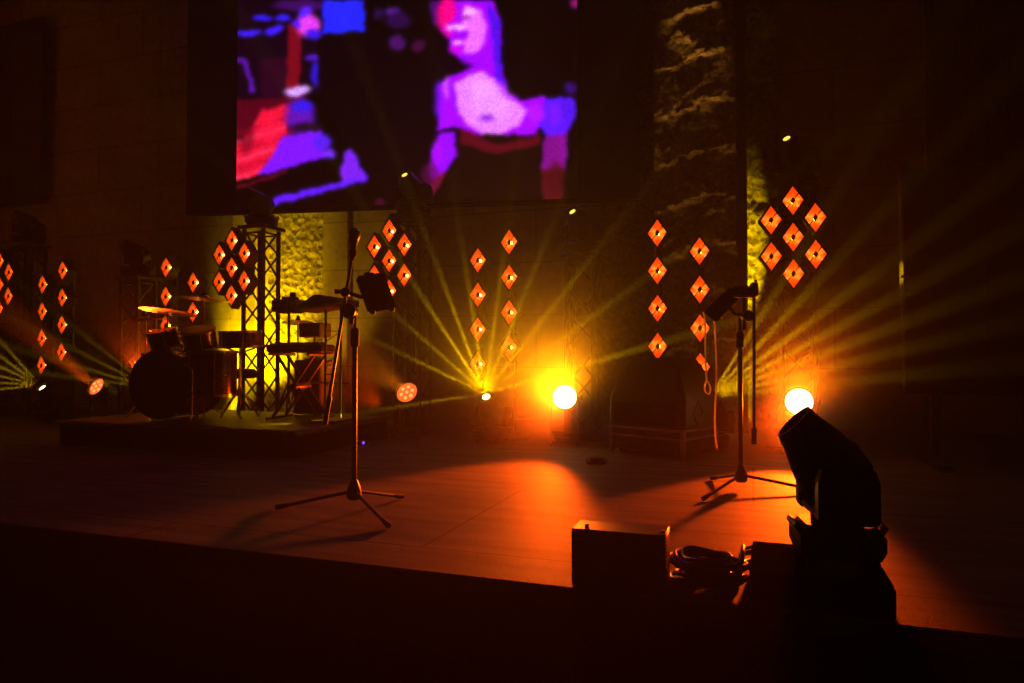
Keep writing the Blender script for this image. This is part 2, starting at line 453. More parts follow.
    fill(L([(150, 425), (410, 430), (415, 632), (100, 632), (150, 510)]), (16, 4, 3))
    fill(L([(150, 405), (205, 425), (270, 458), (415, 430), (412, 462), (270, 490), (165, 460)]), (88, 4, 24))
    # softer tonal variety
    ell(492, 102, 20, 19, (242, 155, 255), 0.6, 0.5); ell(480, 88, 11, 10, (250, 165, 255), 0.5); ell(536, 114, 9, 9, (185, 20, 250), 0.7)
    ell(488, 118, 7, 3.5, (150, 30, 220), 0.8, 0.3)
    ell(438, 100, 4, 20, (120, 5, 235), 0.7); ell(446, 88, 3, 12, (225, 120, 255), 0.6)
    ell(552, 150, 9, 14, (120, 6, 120), 0.7); ell(556, 178, 9, 16, (70, 6, 14), 0.8); ell(430, 176, 9, 14, (90, 4, 60), 0.7)
    ell(566, 110, 7, 12, (70, 14, 215), 0.7); ell(437, 150, 5, 14, (185, 10, 255), 0.6)
    ell(270, 130, 9, 14, (255, 25, 70), 0.5); ell(246, 130, 8, 22, (90, 0, 22), 0.6)
    ell(472, 60, 12, 7, (150, 0, 235), 0.6, 0.2)
    ell(456, 26, 3.5, 2.2, (255, 190, 255)); ell(468, 11, 6, 2, (255, 190, 255), 1, -0.15); ell(457, 42, 4.5, 1.8, (255, 170, 255)); ell(466, 18, 5, 1.6, (120, 0, 120), 0.8)
    ell(570, 88, 6, 6, (60, 10, 140), 0.8); ell(575, 3, 5, 5, (180, 20, 130), 0.8)
    return R

SCR_ANG = math.radians(10.3)                # the screen is turned towards the camera's side
scr_c = at_y(412, 205, 6.75)
sdir = Vector((math.cos(-SCR_ANG), math.sin(-SCR_ANG), 0)); sdir = Vector((math.cos(SCR_ANG), math.sin(SCR_ANG), 0))
snor = Vector((sdir.y, -sdir.x, 0))       # towards the house
def scr_u(px, py=205):
    d = ray(px, py); t = (scr_c-CAM).dot(snor)/d.dot(snor)
    return (CAM+d*t-scr_c).dot(sdir)
u0, u1 = scr_u(185, 212), scr_u(640, 197)
z0 = scr_c.z - 0.02
H_SCR = 3.3
root = thing('led_screen', 'large lit screen showing a violet half-length figure, hung above the stage', 'screen', (scr_c.x, scr_c.y, z0), SCR_ANG)
b = MB(); b.box(((u0+u1)/2, 0.07, H_SCR/2), (u1-u0, 0.12, H_SCR), 0.008)
b.build('casing', 'black_cloth', root)
i0, i1 = scr_u(236, 200), scr_u(577.5, 200)
zi0 = 0.03
nu, nv = 190, 170
us = np.linspace(i0, i1, nu+1); vs_ = np.linspace(zi0, H_SCR-0.05, nv+1)
verts = [(u, 0.003, v) for v in vs_ for u in us]
faces = [[j*(nu+1)+i, j*(nu+1)+i+1, (j+1)*(nu+1)+i+1, (j+1)*(nu+1)+i] for j in range(nv) for i in range(nu)]
me = bpy.data.meshes.new('display'); me.from_pydata(verts, [], faces); me.update()
uc = (us[:-1]+us[1:])/2; vc = (vs_[:-1]+vs_[1:])/2
PX = np.zeros((nv, nu)); PY = np.zeros((nv, nu))
for j, v in enumerate(vc):
    for i, u in enumerate(uc):
        PX[j, i], PY[j, i] = project(scr_c + sdir*u + Vector((0, 0, z0+v-scr_c.z)))
IMG = screen_image(PX, PY)
def blur(a, k):
    for _ in range(k):
        p = np.pad(a, ((1, 1), (1, 1), (0, 0)), 'edge')
        a = (p[:-2, 1:-1]+p[2:, 1:-1]+p[1:-1, :-2]+p[1:-1, 2:]+2*p[1:-1, 1:-1])/6
    return a
IMG = blur(IMG, 3)
rs = np.random.RandomState(3)
IMG = IMG*(0.93+0.14*rs.rand(nv, nu, 1))
LIN = np.where(IMG <= 0.04045, IMG/12.92, ((np.clip(IMG, 0, 1)+0.055)/1.055)**2.4)
att = me.color_attributes.new('picture', 'FLOAT_COLOR', 'CORNER')
buf = np.ones((nv*nu, 4, 4), np.float32); buf[:, :, :3] = LIN.reshape(-1, 1, 3)
att.data.foreach_set('color', buf.ravel())
m, nt, bs, out = nodes_of('led_display')
at = nt.nodes.new('ShaderNodeAttribute'); at.attribute_name = 'picture'
bs.inputs['Base Color'].default_value = (0.005, 0.005, 0.005, 1)
nt.links.new(at.outputs['Color'], bs.inputs['Emission Color']); bs.inputs['Emission Strength'].default_value = 1.15
m.cycles.emission_sampling = 'NONE'
me.materials.append(m)
o = bpy.data.objects.new('display', me); col.objects.link(o); o.parent = root
for k, u in enumerate((u0+0.6, (u0+u1)/2, u1-0.6)):
    b = MB(); b.tube([(u, 0.08, H_SCR), (u, 0.08, CEIL-z0)], 0.012)
    b.build('hanging_cable', 'steel', root)

# dark side screens
def side_screen(px0, px1, py0, py1, Y, label, legs):
    a = at_y(px0, py1, Y); c = at_y(px0, py0, Y); d = at_y(px1, py1, Y)
    w = d.x-a.x; h = c.z-a.z
    base = 0.0 if legs else a.z
    r = thing('side_screen', label, 'screen', ((a.x+d.x)/2, Y+0.05, base))
    zb = a.z-base
    b = MB(); b.box((0, 0, zb+h/2), (w, 0.1, h), 0.008)
    b.build('casing', 'black_plastic', r)
    b = MB()
    for k in range(2):
        b.box((-w/4+k*w/2, -0.052, zb+h/2), (w/2-0.01, 0.012, h-0.02), 0.003)
    b.build('display', 'lens_dark', r)
    if legs:
        for sx in (-1, 1):
            b = MB(); b.box((sx*(w/2-0.2), 0.02, zb/2), (0.06, 0.06, zb), 0.004); b.box((sx*(w/2-0.2), 0.05, 0.02), (0.08, 0.6, 0.04), 0.004)
            b.build('leg', 'black_metal', r)
    else:
        b = MB(); b.box((0, 0.078, zb+h/2), (w*0.5, 0.05, 0.3), 0.004)
        b.build('wall_bracket', 'black_metal', r)
    return r
s = side_screen(903.5, 1085, 169, 394, 5.3, 'dark switched-off screen standing at the far side of the stage beside the bright lamp', True)
for py in (277, 294):
    p = at_y(896, py, 5.3) - s.location
    b = MB(); b.box((p.x+0.05, p.y-0.02, p.z), (0.06, 0.02, 0.02), 0.004)
    b.build('clip', 'steel', s)  # unlit steel blocks standing in for small red indicator lights
side_screen(-20, 40, 30, 208, 7.15, 'dark switched-off screen hung high on the plaster wall above the first tower', False)
# black drape high on the right
a = at_y(928, 168, 7.3); d = at_y(1060, 168, 7.3)
b = MB(); pl = []; n = 90
for i in range(n+1):
    t = i/n; pl.append((a.x+(d.x-a.x)*t, 7.3+0.05*math.sin(t*40)+0.015*math.sin(t*97)))
poly = pl+[(x, y+0.03) for x, y in pl[::-1]]
b.prism(poly, a.z, CEIL-0.02)
tag(b.build('black_drape', 'black_cloth'), 'black drape hanging from the ceiling above the standing dark screen', 'drape')

# ------------------------------------------------------------------ truss towers
TR_Y = 6.2
def make_truss(h):
    root = thing('truss_tower', 'x', 'truss', (0, 0, 0), 0, 'truss towers across the back of the stage')
    w = 0.125
    for sx, sy in ((-1, -1), (1, -1), (1, 1), (-1, 1)):
        b = MB(); b.tube([(sx*w, sy*w, 0.02), (sx*w, sy*w, h-0.04)], 0.024, 12)
        b.build('chord', 'dark_truss', root)
    b = MB(); nb = int(round((h-0.06)/0.25)); st = (h-0.06)/nb
    for f in range(4):
        R = Matrix.Rotation(f*PI/2, 4, 'Z')
        for k in range(nb):
            za, zb = 0.02+k*st, 0.02+(k+1)*st
            s = 1 if k % 2 else -1
            b.tube([R @ Vector((-w*s, -w, za)), R @ Vector((w*s, -w, zb))], 0.011, 8)
    for z in (0.06, h-0.08):
        for f in range(4):
            R = Matrix.Rotation(f*PI/2, 4, 'Z')
            b.tube([R @ Vector((-w, -w, z)), R @ Vector((w, -w, z))], 0.012, 8)
    b.build('lattice', 'dark_truss', root)
    b = MB(); b.box((0, 0, 0.01), (0.5, 0.5, 0.02), 0.004); b.build('base_plate', 'black_metal', root)
    b = MB(); b.box((0, 0, h-0.02), (0.36, 0.36, 0.04), 0.006); b.build('top_plate', 'black_metal', root)
    return root
TALL, SHORT = 2.16, 1.68
tall = make_truss(TALL); short = make_truss(SHORT)
towers = [(28, 'T', 'tall black truss tower farthest along the stage, at the photo edge'),
          (138, 'S', 'short black truss tower behind the bass drum'),
          (261, 'T', 'tall black truss tower by the yellow-lit wall and keyboards'),
          (413, 'T', 'tall black truss tower behind the orange lamp and tilted tablet'),
          (583, 'S', 'short black truss tower beside the white-hot middle lamp'),
          (797, 'T', 'tall black truss tower behind the brightest floor lamp')]
tower_pos = {}
used = {'T': False, 'S': False}
for px, k, lab in towers:
    src = tall if k == 'T' else short
    p = Vector((x_at(px, TR_Y), TR_Y, 0))
    if not used[k]:
        src.location = p; src['label'] = lab; used[k] = True
    else:
        dup(src, p, 0, lab)
    tower_pos[px] = (p, TALL if k == 'T' else SHORT)

# ------------------------------------------------------------------ moving heads
def make_head(tilt, lens_mat, hot=0.035, bs=1.0):
    """tilt: angle of the barrel axis from vertical, leaning to local -x"""
    root = thing('moving_head_light', 'x', 'stage light', (0, 0, 0), 0)
    # base : tapered box with chamfered top
    b = MB()
    def rr(hx, hy, c): return [(-hx+c, -hy), (hx-c, -hy), (hx, -hy+c), (hx, hy-c), (hx-c, hy), (-hx+c, hy), (-hx, hy-c), (-hx, -hy+c)]
    lv = [(0.02, 0.150, 0.115), (0.045, 0.165, 0.125), (0.085, 0.165, 0.125), (0.115, 0.135, 0.10)]
    vs = []; fs = []
    for z, hx, hy in lv: vs += [(x, y, z) for x, y in rr(hx*bs, hy, 0.03)]
    fs.append(list(range(8))[::-1]); fs.append(list(range(24, 32)))
    for r in range(3):
        for i in range(8): fs.append([r*8+i, r*8+(i+1) % 8, r*8+8+(i+1) % 8, r*8+8+i])
    b.add(vs, fs)
    base = b.build('base', 'black_plastic', root)
    b = MB(); b.box((0, -0.127, 0.065), (0.11, 0.006, 0.04), 0.003); b.build('display', 'lens_dark', base)
    for s in (-1, 1):
        b = MB(); e = 0.165*bs-0.015
        b.tube([(s*e, -0.07, 0.09), (s*(e+0.02), -0.06, 0.108), (s*(e+0.025), 0, 0.112), (s*(e+0.02), 0.06, 0.108), (s*e, 0.07, 0.09)], 0.011, 10)
        b.build('handle', 'black_plastic', base)
    for sx in (-1, 1):
        for sy in (-1, 1):
            b = MB(); b.lathe([(0.016, 0), (0.02, 0.006), (0.018, 0.022)], 14, Matrix.Translation((sx*0.12*bs, sy*0.085, 0)))
            b.build('foot', 'rubber', base)
    # yoke : turntable + two broad rounded arms
    b = MB(); b.lathe([(0.085, 0.112), (0.085, 0.135), (0.075, 0.14)], 28)
    b.box((0, 0, 0.15), (0.19, 0.28, 0.035), 0.014)
    for s in (-1, 1):
        prof = [(-0.10, 0.145), (-0.088, 0.132), (0.088, 0.132), (0.10, 0.145), (0.10, 0.25), (0.085, 0.285), (0.05, 0.305), (-0.05, 0.305), (-0.085, 0.285), (-0.10, 0.25)]
        R = Matrix(((1, 0, 0, 0), (0, 0, 1, 0), (0, 1, 0, 0), (0, 0, 0, 1)))
        b.prism(prof, s*0.145-0.022, s*0.145+0.022, R)
    yoke = b.build('yoke', 'black_plastic', root)
    for s in (-1, 1):
        b = MB(); b.lathe([(0.001, 0), (0.028, 0), (0.028, 0.006), (0.018, 0.01), (0.001, 0.01)], 20, Matrix.Translation((0, s*0.167, 0.24)) @ Matrix.Rotation(-s*PI/2, 4, 'X'))
        b.build('tilt_cap', 'black_gloss', yoke)
    # head barrel
    T = Matrix.Translation((0, 0, 0.24)) @ Matrix.Rotation(-tilt, 4, 'Y')
    b = MB()
    b.lathe([(0.05, -0.108), (0.085, -0.102), (0.110, -0.08), (0.120, -0.03), (0.118, 0.04), (0.102, 0.11), (0.080, 0.175), (0.070, 0.222), (0.062, 0.222), (0.060, 0.195)], 36, T)
    for k in range(18):                                   # cooling fins
        a = 2*PI*k/18
        b.box((0, 0.116, 0.0), (0.008, 0.016, 0.10), 0.003, T @ Matrix.Rotation(a, 4, 'Z'))
    head = b.build('head', 'black_plastic', root)
    b = MB(); b.lathe([(0.0605, 0.196), (0.045, 0.204), (0.022, 0.209), (0.002, 0.210)], 28, T)
    b.build('lens', 'lens_dark', head)
    if lens_mat:
        b = MB(); b.lathe([(hot, 0.211), (hot*0.7, 0.214), (0.002, 0.216)], 20, T)
        b.build('lamp', lens_mat, head)
    return root
def head_lens(tilt, loc, rotz):
    d = Matrix.Rotation(rotz, 4, 'Z') @ Vector((-math.sin(tilt), 0, math.cos(tilt)))
    return Vector(loc) + Vector((0, 0, 0.24)) + d*0.245, d

TT = math.radians(50)
hd = make_head(TT, 'lens_small', 0.03)
hd_faint = make_head(TT, 'lens_faint', 0.022)
hl = [(28, 0, 'F', 'dim moving head on the tall tower at the edge of the photo'),
      (138, 0.2, 'F', 'dim moving head on the short tower behind the drum kit'),
      (261, 0.25, 'F', 'dim moving head on the tall tower under the lit corner of the screen'),
      (413, 1.15, 'L', 'moving head with a small yellow glint against the middle of the screen'),
      (583, 0.85, 'L', 'moving head with yellow glint on the short tower under the screen edge'),
      (797, 0.75, 'L', 'moving head with yellow glint topmost on the tower beside the stone pillar')]
usedh = {'F': False, 'L': False}
for px, rz, k, lab in hl:
    p, h = tower_pos[px]
    src = hd_faint if k == 'F' else hd
    loc = p + Vector((0, 0, h)); rz2 = YAW+rz
    if not usedh[k]:
        src.location = loc; src.rotation_euler = (0, 0, rz2); src['label'] = lab; usedh[k] = True; src['group'] = 'moving heads on the towers'
    else: dup(src, loc, rz2, lab, 'moving heads on the towers')

# floor beam lights (yellow)
FL_Y = 5.70
TB = math.radians(42)
hb = make_head(TB, 'lens_yellow', 0.034)
beams = [(42, 383, 'yellow beam light on the floor farthest left, throwing thin beams sideways'),
         (152, 386, 'yellow beam light on the floor hidden behind the bass drum'),
         (486, 393, 'yellow starburst beam light on the floor below the middle diamond strips'),
         (711, 396, 'yellow beam light on the floor hidden behind the large dark monitor')]
beam_src = []
rzb = PI/2 + YAW - 0.35
for i, (px, py, lab) in enumerate(beams):
    rz = rzb + (0.0 if i != 0 else -0.2)
    d = Matrix.Rotation(rz, 4, 'Z') @ Vector((-math.sin(TB), 0, math.cos(TB)))
    by = 5.70 if i == 3 else 5.56
    t = at_y(px, py, by)
    loc = Vector((t.x - d.x*0.215, by - d.y*0.215, 0))
    if i == 0: hb.location = loc; hb.rotation_euler = (0, 0, rz); hb['label'] = lab; hb['group'] = 'beam lights on the floor'
    else: dup(hb, loc, rz, lab, 'beam lights on the floor')
    beam_src.append(loc + Vector((0, 0, 0.24)) + d*0.25)

# ------------------------------------------------------------------ floor par cans
def make_par(elev, lens_mat, leds):
    """faces local -y, tilted up by elev; lens centre at z=.38"""
    root = thing('par_can', 'x', 'stage light', (0, 0, 0), 0)
    A = Matrix.Translation((0, 0, 0.40)) @ Matrix.Rotation(PI/2 + elev*-1.0, 4, 'X')
    # local +z -> -y (towards house) and up
    b = MB()
    b.lathe([(0.03, -0.2), (0.075, -0.19), (0.095, -0.15), (0.10, -0.05), (0.104, 0.03), (0.112, 0.034), (0.112, 0.05), (0.10, 0.05), (0.098, 0.02)], 32, A)
    for k in range(14):
        b.box((0, 0.098, -0.10), (0.006, 0.014, 0.09), 0.002, A @ Matrix.Rotation(2*PI*k/14, 4, 'Z'))
    can = b.build('can', 'black_metal', root)
    b = MB(); b.lathe([(0.099, 0.022), (0.07, 0.034), (0.03, 0.04), (0.002, 0.041)], 28, A)
    lens = b.build('lens', lens_mat, can)
    if leds:
        b = MB()
        for k in range(6):
            a = k*PI/3+0.4
            b.lathe([(0.019, 0.034), (0.012, 0.046), (0.001, 0.05)], 12, A @ Matrix.Translation((0.052*math.cos(a), 0.052*math.sin(a), 0)))
        b.lathe([(0.019, 0.036), (0.012, 0.048), (0.001, 0.052)], 12, A)
        b.build('led_cluster', 'led_hot', can)
    b = MB()
    for s in (-1, 1):
        b.tube([(s*0.122, 0, 0.405), (s*0.122, 0, 0.12), (s*0.118, -0.01, 0.06), (s*0.11, -0.13, 0.012)], 0.010, 10)
        b.tube([(s*0.118, 0.0, 0.07), (s*0.11, 0.15, 0.012)], 0.010, 10)
    b.tube([(-0.122, 0, 0.1), (0.122, 0, 0.1)], 0.009, 10)
    b.build('floor_bracket', 'black_metal', root)
    for s in (-1, 1):
        b = MB(); b.lathe([(0.001, 0), (0.02, 0), (0.022, 0.008), (0.02, 0.02), (0.001, 0.02)], 14, Matrix.Translation((s*0.132, 0, 0.40)) @ Matrix.Rotation(s*PI/2, 4, 'Y'))
        b.build('knob', 'rubber', root)
    return root
def par_at(par, px, py, rz, label, elev, gp):
    t = at_y(px, py, FL_Y)
    loc = (t.x, FL_Y, t.z-0.38 if False else 0)
    if par.get('label') == 'x':
        par.location = loc; par.rotation_euler = (0, 0, rz); par['label'] = label; par['group'] = gp; o = par
    else: o = dup(par, loc, rz, label, gp)
    d = Matrix.Rotation(rz, 4, 'Z') @ Vector((0, -math.cos(elev), math.sin(elev)))
    return Vector((t.x, FL_Y, 0.40)) + d*0.07, d
GP = 'lamps standing on the stage floor'
par_w = make_par(0.04, 'lens_white', False)
E_loc, E_dir = par_at(par_w, 565, 397, 0.45*0+YAW*0.55, 'white-hot floor lamp in the middle of the stage beside the short tower', 0.04, GP)
par_w2 = par_at(par_w, 799, 400, -0.05, 'brightest floor lamp glowing above the large moving head', 0.04, GP)
F_loc, F_dir = par_w2
EL = 0.45
par_o = make_par(EL, 'lens_orange', True)
C_loc, C_dir = par_at(par_o, 408, 390, 0.15, 'orange floor lamp with visible diodes at the foot of the tower behind the mic stand', EL, GP)
B_loc, B_dir = par_at(par_o, 99, 384, 0.05, 'orange floor lamp left of the drum kit throwing a red beam', EL, GP)

# ------------------------------------------------------------------ diamond lamps
def cell(parent, cx, cz):
    """one diamond cell, open face towards -y"""
    A, B_ = 0.096, 0.142
    a, bb = 0.078, 0.115
    def dia(hx, hz, y): return [(cx+hx, y, cz), (cx, y, cz+hz), (cx-hx, y, cz), (cx, y, cz-hz)]
    m_ = MB()
    vs = dia(A, B_, -0.06) + dia(a, bb, -0.06) + dia(a, bb, -0.045) + dia(A, B_, 0.06)
    fs = []
    for i in range(4):
        j = (i+1) % 4
        fs.append([i, 4+i, 4+j, j]); fs.append([4+i, 8+i, 8+j, 4+j]); fs.append([i, j, 12+j, 12+i])
    fs.append([12, 13, 14, 15])
    m_.add(vs, fs)
    sh = m_.build('diamond_cell', 'black_metal', parent, smooth=False)
    m_ = MB()
    vs = dia(a, bb, -0.0455) + dia(0.024, 0.036, 0.04)
    fs = [[i, 4+i, 4+(i+1) % 4, (i+1) % 4] for i in range(4)] + [[4, 5, 6, 7]]
    m_.add(vs, fs)
    m_.build('reflector', 'reflector', sh, smooth=False)
    m_ = MB()
    T = Matrix.Translation((cx, 0.008, cz))
    m_.lathe([(0.001, -0.015), (0.010, -0.008), (0.013, 0.0), (0.010, 0.009), (0.001, 0.015)], 8, T)
    m_.build('bulb', 'bulb', sh)
    m_ = MB()
    vs = dia(0.020, 0.031, -0.056) + dia(0.020, 0.031, -0.050)
    m_.add(vs, [[0, 1, 2, 3][::-1], [4, 5, 6, 7]] + [[i, (i+1) % 4, 4+(i+1) % 4, 4+i] for i in range(4)])
    m_.tube([(cx-0.042, -0.053, cz-0.055), (cx, -0.053, cz), (cx+0.042, -0.053, cz+0.055)], 0.0042, 6)
    m_.tube([(cx, -0.05, cz), (cx, 0.035, cz-0.022)], 0.003, 6)
    m_.build('centre_plate', 'black_metal', sh, smooth=False)
CP, SP = 0.29, 0.318
def make_cluster():
    r = thing('diamond_cluster_lamp', 'x', 'stage light', (0, 0, 0), 0, 'diamond cluster lamps on the towers')
    b = MB()                                              # backing frame behind cells, root at the top cell centre
    for sx in (-1, 0, 1):
        b.box((sx*0.163, 0.075, -CP), (0.03, 0.03, CP*2.2 if sx == 0 else CP*1.3), 0.003)
    for z in (-CP*0.5, -CP, -CP*1.5):
        b.box((0, 0.085, z), (0.36, 0.02, 0.03), 0.003)
    b.build('backing_frame', 'black_metal', r)
    for x, z in ((0, 0), (-1, -0.5), (1, -0.5), (0, -1), (-1, -1.5), (1, -1.5), (0, -2)):
        cell(r, x*0.163, z*CP)
    return r
def make_strip():
    r = thing('diamond_strip_lamp', 'x', 'stage light', (0, 0, 0), 0, 'hanging strips of four diamond lamps')
    for k in range(4): cell(r, 0, -k*SP)
    b = MB(); b.box((0, 0.075, -1.5*SP), (0.05, 0.03, 3.4*SP), 0.004)
    b.build('back_rail', 'black_metal', r)
    b = MB(); b.tube([(0, 0.085, -3*SP), (0, 0.085, -9)], 0.012, 10)
    return r
cl = make_cluster(); st = make_strip()
clus = [(4, 261.5, 'cluster of seven orange diamond lamps cut by the photo edge on the far tower'),
        (235.5, 241, 'cluster of seven orange diamond lamps on the tower above the drum kit'),
        (392, 231.6, 'cluster of seven orange diamond lamps half hidden by the tilted tablet'),
        (792.5, 202, 'cluster of seven orange diamond lamps on the tower by the stone pillar')]
LZ_Y = 5.92
ctz = 0
for i, (px, py, lab) in enumerate(clus):
    p = at_y(px, py, LZ_Y)
    o = cl if i == 0 else dup(cl, p, 0, lab)
    o.location = p; o['label'] = lab
    # clamp arm back to the tower: part of the lamp
    tw = min(tower_pos.values(), key=lambda q: abs(q[0].x-p.x))[0]
    b = MB(); b.tube([(0, 0.09, -CP), (tw.x-p.x, TR_Y-0.155-p.y, -CP)], 0.014, 10)
    b.box((tw.x-p.x, TR_Y-0.165-p.y, -CP), (0.09, 0.03, 0.07), 0.004)
    b.build('clamp_arm', 'black_metal', o)
strips = [(47, 285, 'diamond strip lamp nearest the far cluster, hung lower of its pair'),
          (67, 271, 'diamond strip lamp left of the drum kit, hung higher of its pair'),
          (170, 268, 'diamond strip lamp rising above the crash cymbals, higher of its pair'),
          (197, 283, 'diamond strip lamp behind the drums, lower of its pair'),
          (480, 261, 'diamond strip lamp right above the yellow starburst, lower of its pair'),
          (511, 243, 'diamond strip lamp hung higher of the middle pair'),
          (658, 234, 'diamond strip lamp ending above the dark monitor, higher of its pair'),
          (700, 252, 'diamond strip lamp crossed by the hanging white cords')]
for i, (px, py, lab) in enumerate(strips):
    p = at_y(px, py, LZ_Y)
    o = st if i == 0 else dup(st, p, 0, lab)
    o.location = p; o['label'] = lab
    b = MB(); b.tube([(0, 0.095, 0.05), (0, 0.095, -p.z+0.02)], 0.013, 10)
    b.build('pole', 'black_metal', o)
    b = MB(); b.box((0, 0.10, -p.z+0.01), (0.26, 0.14, 0.02), 0.004)
    b.build('base_plate', 'black_metal', o)

# ------------------------------------------------------------------ mic stands
def tripod(root, tips, hub_z, pole_top):
    b = MB(); b.lathe([(0.026, hub_z-0.045), (0.036, hub_z-0.035), (0.034, hub_z), (0.022, hub_z+0.035), (0.016, hub_z+0.05)], 20)
    b.build('hub', 'black_metal', root)
    for tx, ty in tips:
        d = Vector((tx, ty, 0)).normalized()
        b = MB(); b.tube([d*0.028+Vector((0, 0, hub_z-0.01)), Vector((tx, ty, 0.018))-d*0.02], 0.0085, 10)
        lg = b.build('leg', 'black_metal', root)
        b = MB(); b.tube([Vector((tx, ty, 0.019))-d*0.055+Vector((0, 0, 0.007)), Vector((tx, ty, 0.016))-d*0.01, Vector((tx, ty, 0.014))+d*0.008], [0.010, 0.0135, 0.012], 10)
        b.build('rubber_foot', 'rubber', lg)
    b = MB(); b.tube([(0, 0, hub_z-0.03), (0, 0, pole_top-0.15)], 0.0125, 14)
    b.tube([(0, 0, pole_top-0.16), (0, 0, pole_top)], 0.009, 12)
    b.build('pole', 'black_metal', root)
    b = MB(); b.lathe([(0.0125, pole_top-0.17), (0.02, pole_top-0.165), (0.021, pole_top-0.09), (0.017, pole_top-0.08), (0.010, pole_top-0.078)], 18)
    b.build('height_clutch', 'rubber', root)

base = at_z(354, 511)
D1 = (base-CAM).dot(FWD); s1 = F_PX/D1
def L1(px, py, y=0.0):      # pixel -> local coords of the stand at local depth y
    d = ray(px, py); rel = CAM - base
    ydir = Vector((-math.sin(YAW), math.cos(YAW), 0))
    t = (y - rel.dot(ydir))/d.dot(ydir)
    p = rel + d*t
    return Vector((p.dot(RIGHT), p.dot(ydir), p.z))
stand = thing('microphone_stand', 'black tripod microphone stand with slanted boom and tablet, left of centre stage', 'microphone stand', base, YAW, 'microphone stands')
tripod(stand, [(-0.375, 0.02), (0.185, 0.28), (0.225, -0.34)], 0.10, L1(350, 312).z)
c = L1(349.5, 311)
b = MB(); b.lathe([(0.001, -0.03), (0.036, -0.028), (0.038, -0.012), (0.030, -0.008), (0.030, 0.012), (0.038, 0.016), (0.036, 0.03), (0.001, 0.032)], 24, Matrix.Translation(c) @ Matrix.Rotation(PI/2, 4, 'X'))
b.build('boom_clutch', 'black_metal', stand)
b = MB(); b.tube([L1(354.0, 246, -0.05), L1(345.5, 296, -0.05), L1(325.5, 421, -0.05)], 0.0082, 12)
b.tube([L1(329.5, 397, -0.05), L1(325, 424, -0.05)], 0.013, 12)
boom = b.build('boom_arm', 'black_metal', stand)
b = MB(); b.tube([L1(352, 318, -0.02), L1(351.5, 324, -0.02)], 0.012, 10); b.tube([c, L1(343.2, 311, -0.05)], 0.014, 12)
b.build('boom_joint', 'black_metal', stand)
# cord tie on stand pole
# microphone
mic = thing('microphone', 'black vocal microphone pointing up at the top of the slanted boom', 'microphone', base + Vector((0, 0, 0)), YAW)
p0, p1 = L1(352.6, 258, -0.05), L1(354.6, 233, -0.05)
mic.location = base + Matrix.Rotation(YAW, 4, 'Z') @ p0
ax = (p1-p0).normalized(); Ma = aim(ax)
b = MB(); b.lathe([(0.010, -0.01), (0.012, 0.0), (0.0145, 0.04), (0.017, 0.07), (0.021, 0.078), (0.021, 0.084)], 20, Ma); b.build('body', 'black_metal', mic)
b = MB(); b.lathe([(0.021, 0.084), (0.027, 0.095), (0.029, 0.108), (0.029, 0.113)], 22, Ma)
b.lathe([(0.0285, 0.115), (0.024, 0.132), (0.013, 0.143), (0.001, 0.146)], 22, Ma); b.build('grille', 'steel', mic)
b = MB(); b.lathe([(0.030, 0.1085), (0.031, 0.112), (0.030, 0.1155)], 22, Ma); b.build('ring', 'chrome', mic)
b = MB(); b.lathe([(0.016, 0.005), (0.019, 0.008), (0.019, 0.035), (0.016, 0.038)], 18, Ma); b.build('mic_clip', 'rubber', stand, loc=p0)

# tablet with holder on the left stand
def slab(corners, th):
    """thin rounded slab from 4 corners (tl, tr, br, bl), thickness th"""
    tl, tr, br, bl = [Vector(q) for q in corners]
    nrm = (tr-tl).cross(bl-tl).normalized()
    def inset(a, to1, to2, f): return a + (to1-a)*f + (to2-a)*f
    ring = []
    for a, p, n_ in ((tl, bl, tr), (tr, tl, br), (br, tr, bl), (bl, br, tl)):
        ring.append(a+(p-a).normalized()*0.012); ring.append(a+(n_-a).normalized()*0.012)
    vs = [q+nrm*th/2 for q in ring]+[q-nrm*th/2 for q in ring]
    n = 8
    fs = [list(range(n)), list(range(n, 2*n))[::-1]] + [[i, n+i, n+(i+1) % n, (i+1) % n] for i in range(n)]
    return vs, fs, nrm
hold = [L1(355.5, 277, -0.10), L1(383.5, 272.5, -0.02), L1(396, 309, -0.04), L1(368.5, 313, -0.12)]
tc_ = sum(hold, Vector())/4
tab = thing('tablet', 'dark tablet tilted beside the clamp of the slanted microphone stand', 'tablet', base + Matrix.Rotation(YAW, 4, 'Z') @ tc_, YAW)
vs, fs, nrm = slab([q-tc_ for q in hold], 0.014)
b = MB(); b.add(vs, fs); b.build('shell', 'black_plastic', tab)
hin = [(q-tc_)*0.9 + nrm*(0.0075) for q in hold]
vs, fs, _ = slab(hin, 0.002)
b = MB(); b.add(vs, fs); b.build('display', 'lens_dark', tab)
b = MB()
for (a, q) in ((0.15, 3), (0.15, 2)):
    e = hold[3]+(hold[2]-hold[3])*(a if q == 3 else 1-a)
    b.box(e - nrm*0.004, (0.022, 0.03, 0.022), 0.004)
b.box(hold[0]+(hold[1]-hold[0])*0.5, (0.05, 0.03, 0.02), 0.004)
b.tube([L1(345.5, 292, -0.05), L1(361, 297, -0.05), tc_-nrm*0.0], 0.010, 12)
b.tube([L1(335, 291.5, -0.05), L1(345, 292, -0.05)], [0.012, 0.008], 12)
b.lathe([(0.001, -0.025), (0.022, -0.024), (0.025, 0), (0.022, 0.024), (0.001, 0.025)], 18, Matrix.Translation(L1(346, 292.5, -0.05)) @ Matrix.Rotation(PI/2, 4, 'X'))
b.build('tablet_clamp', 'black_metal', stand)

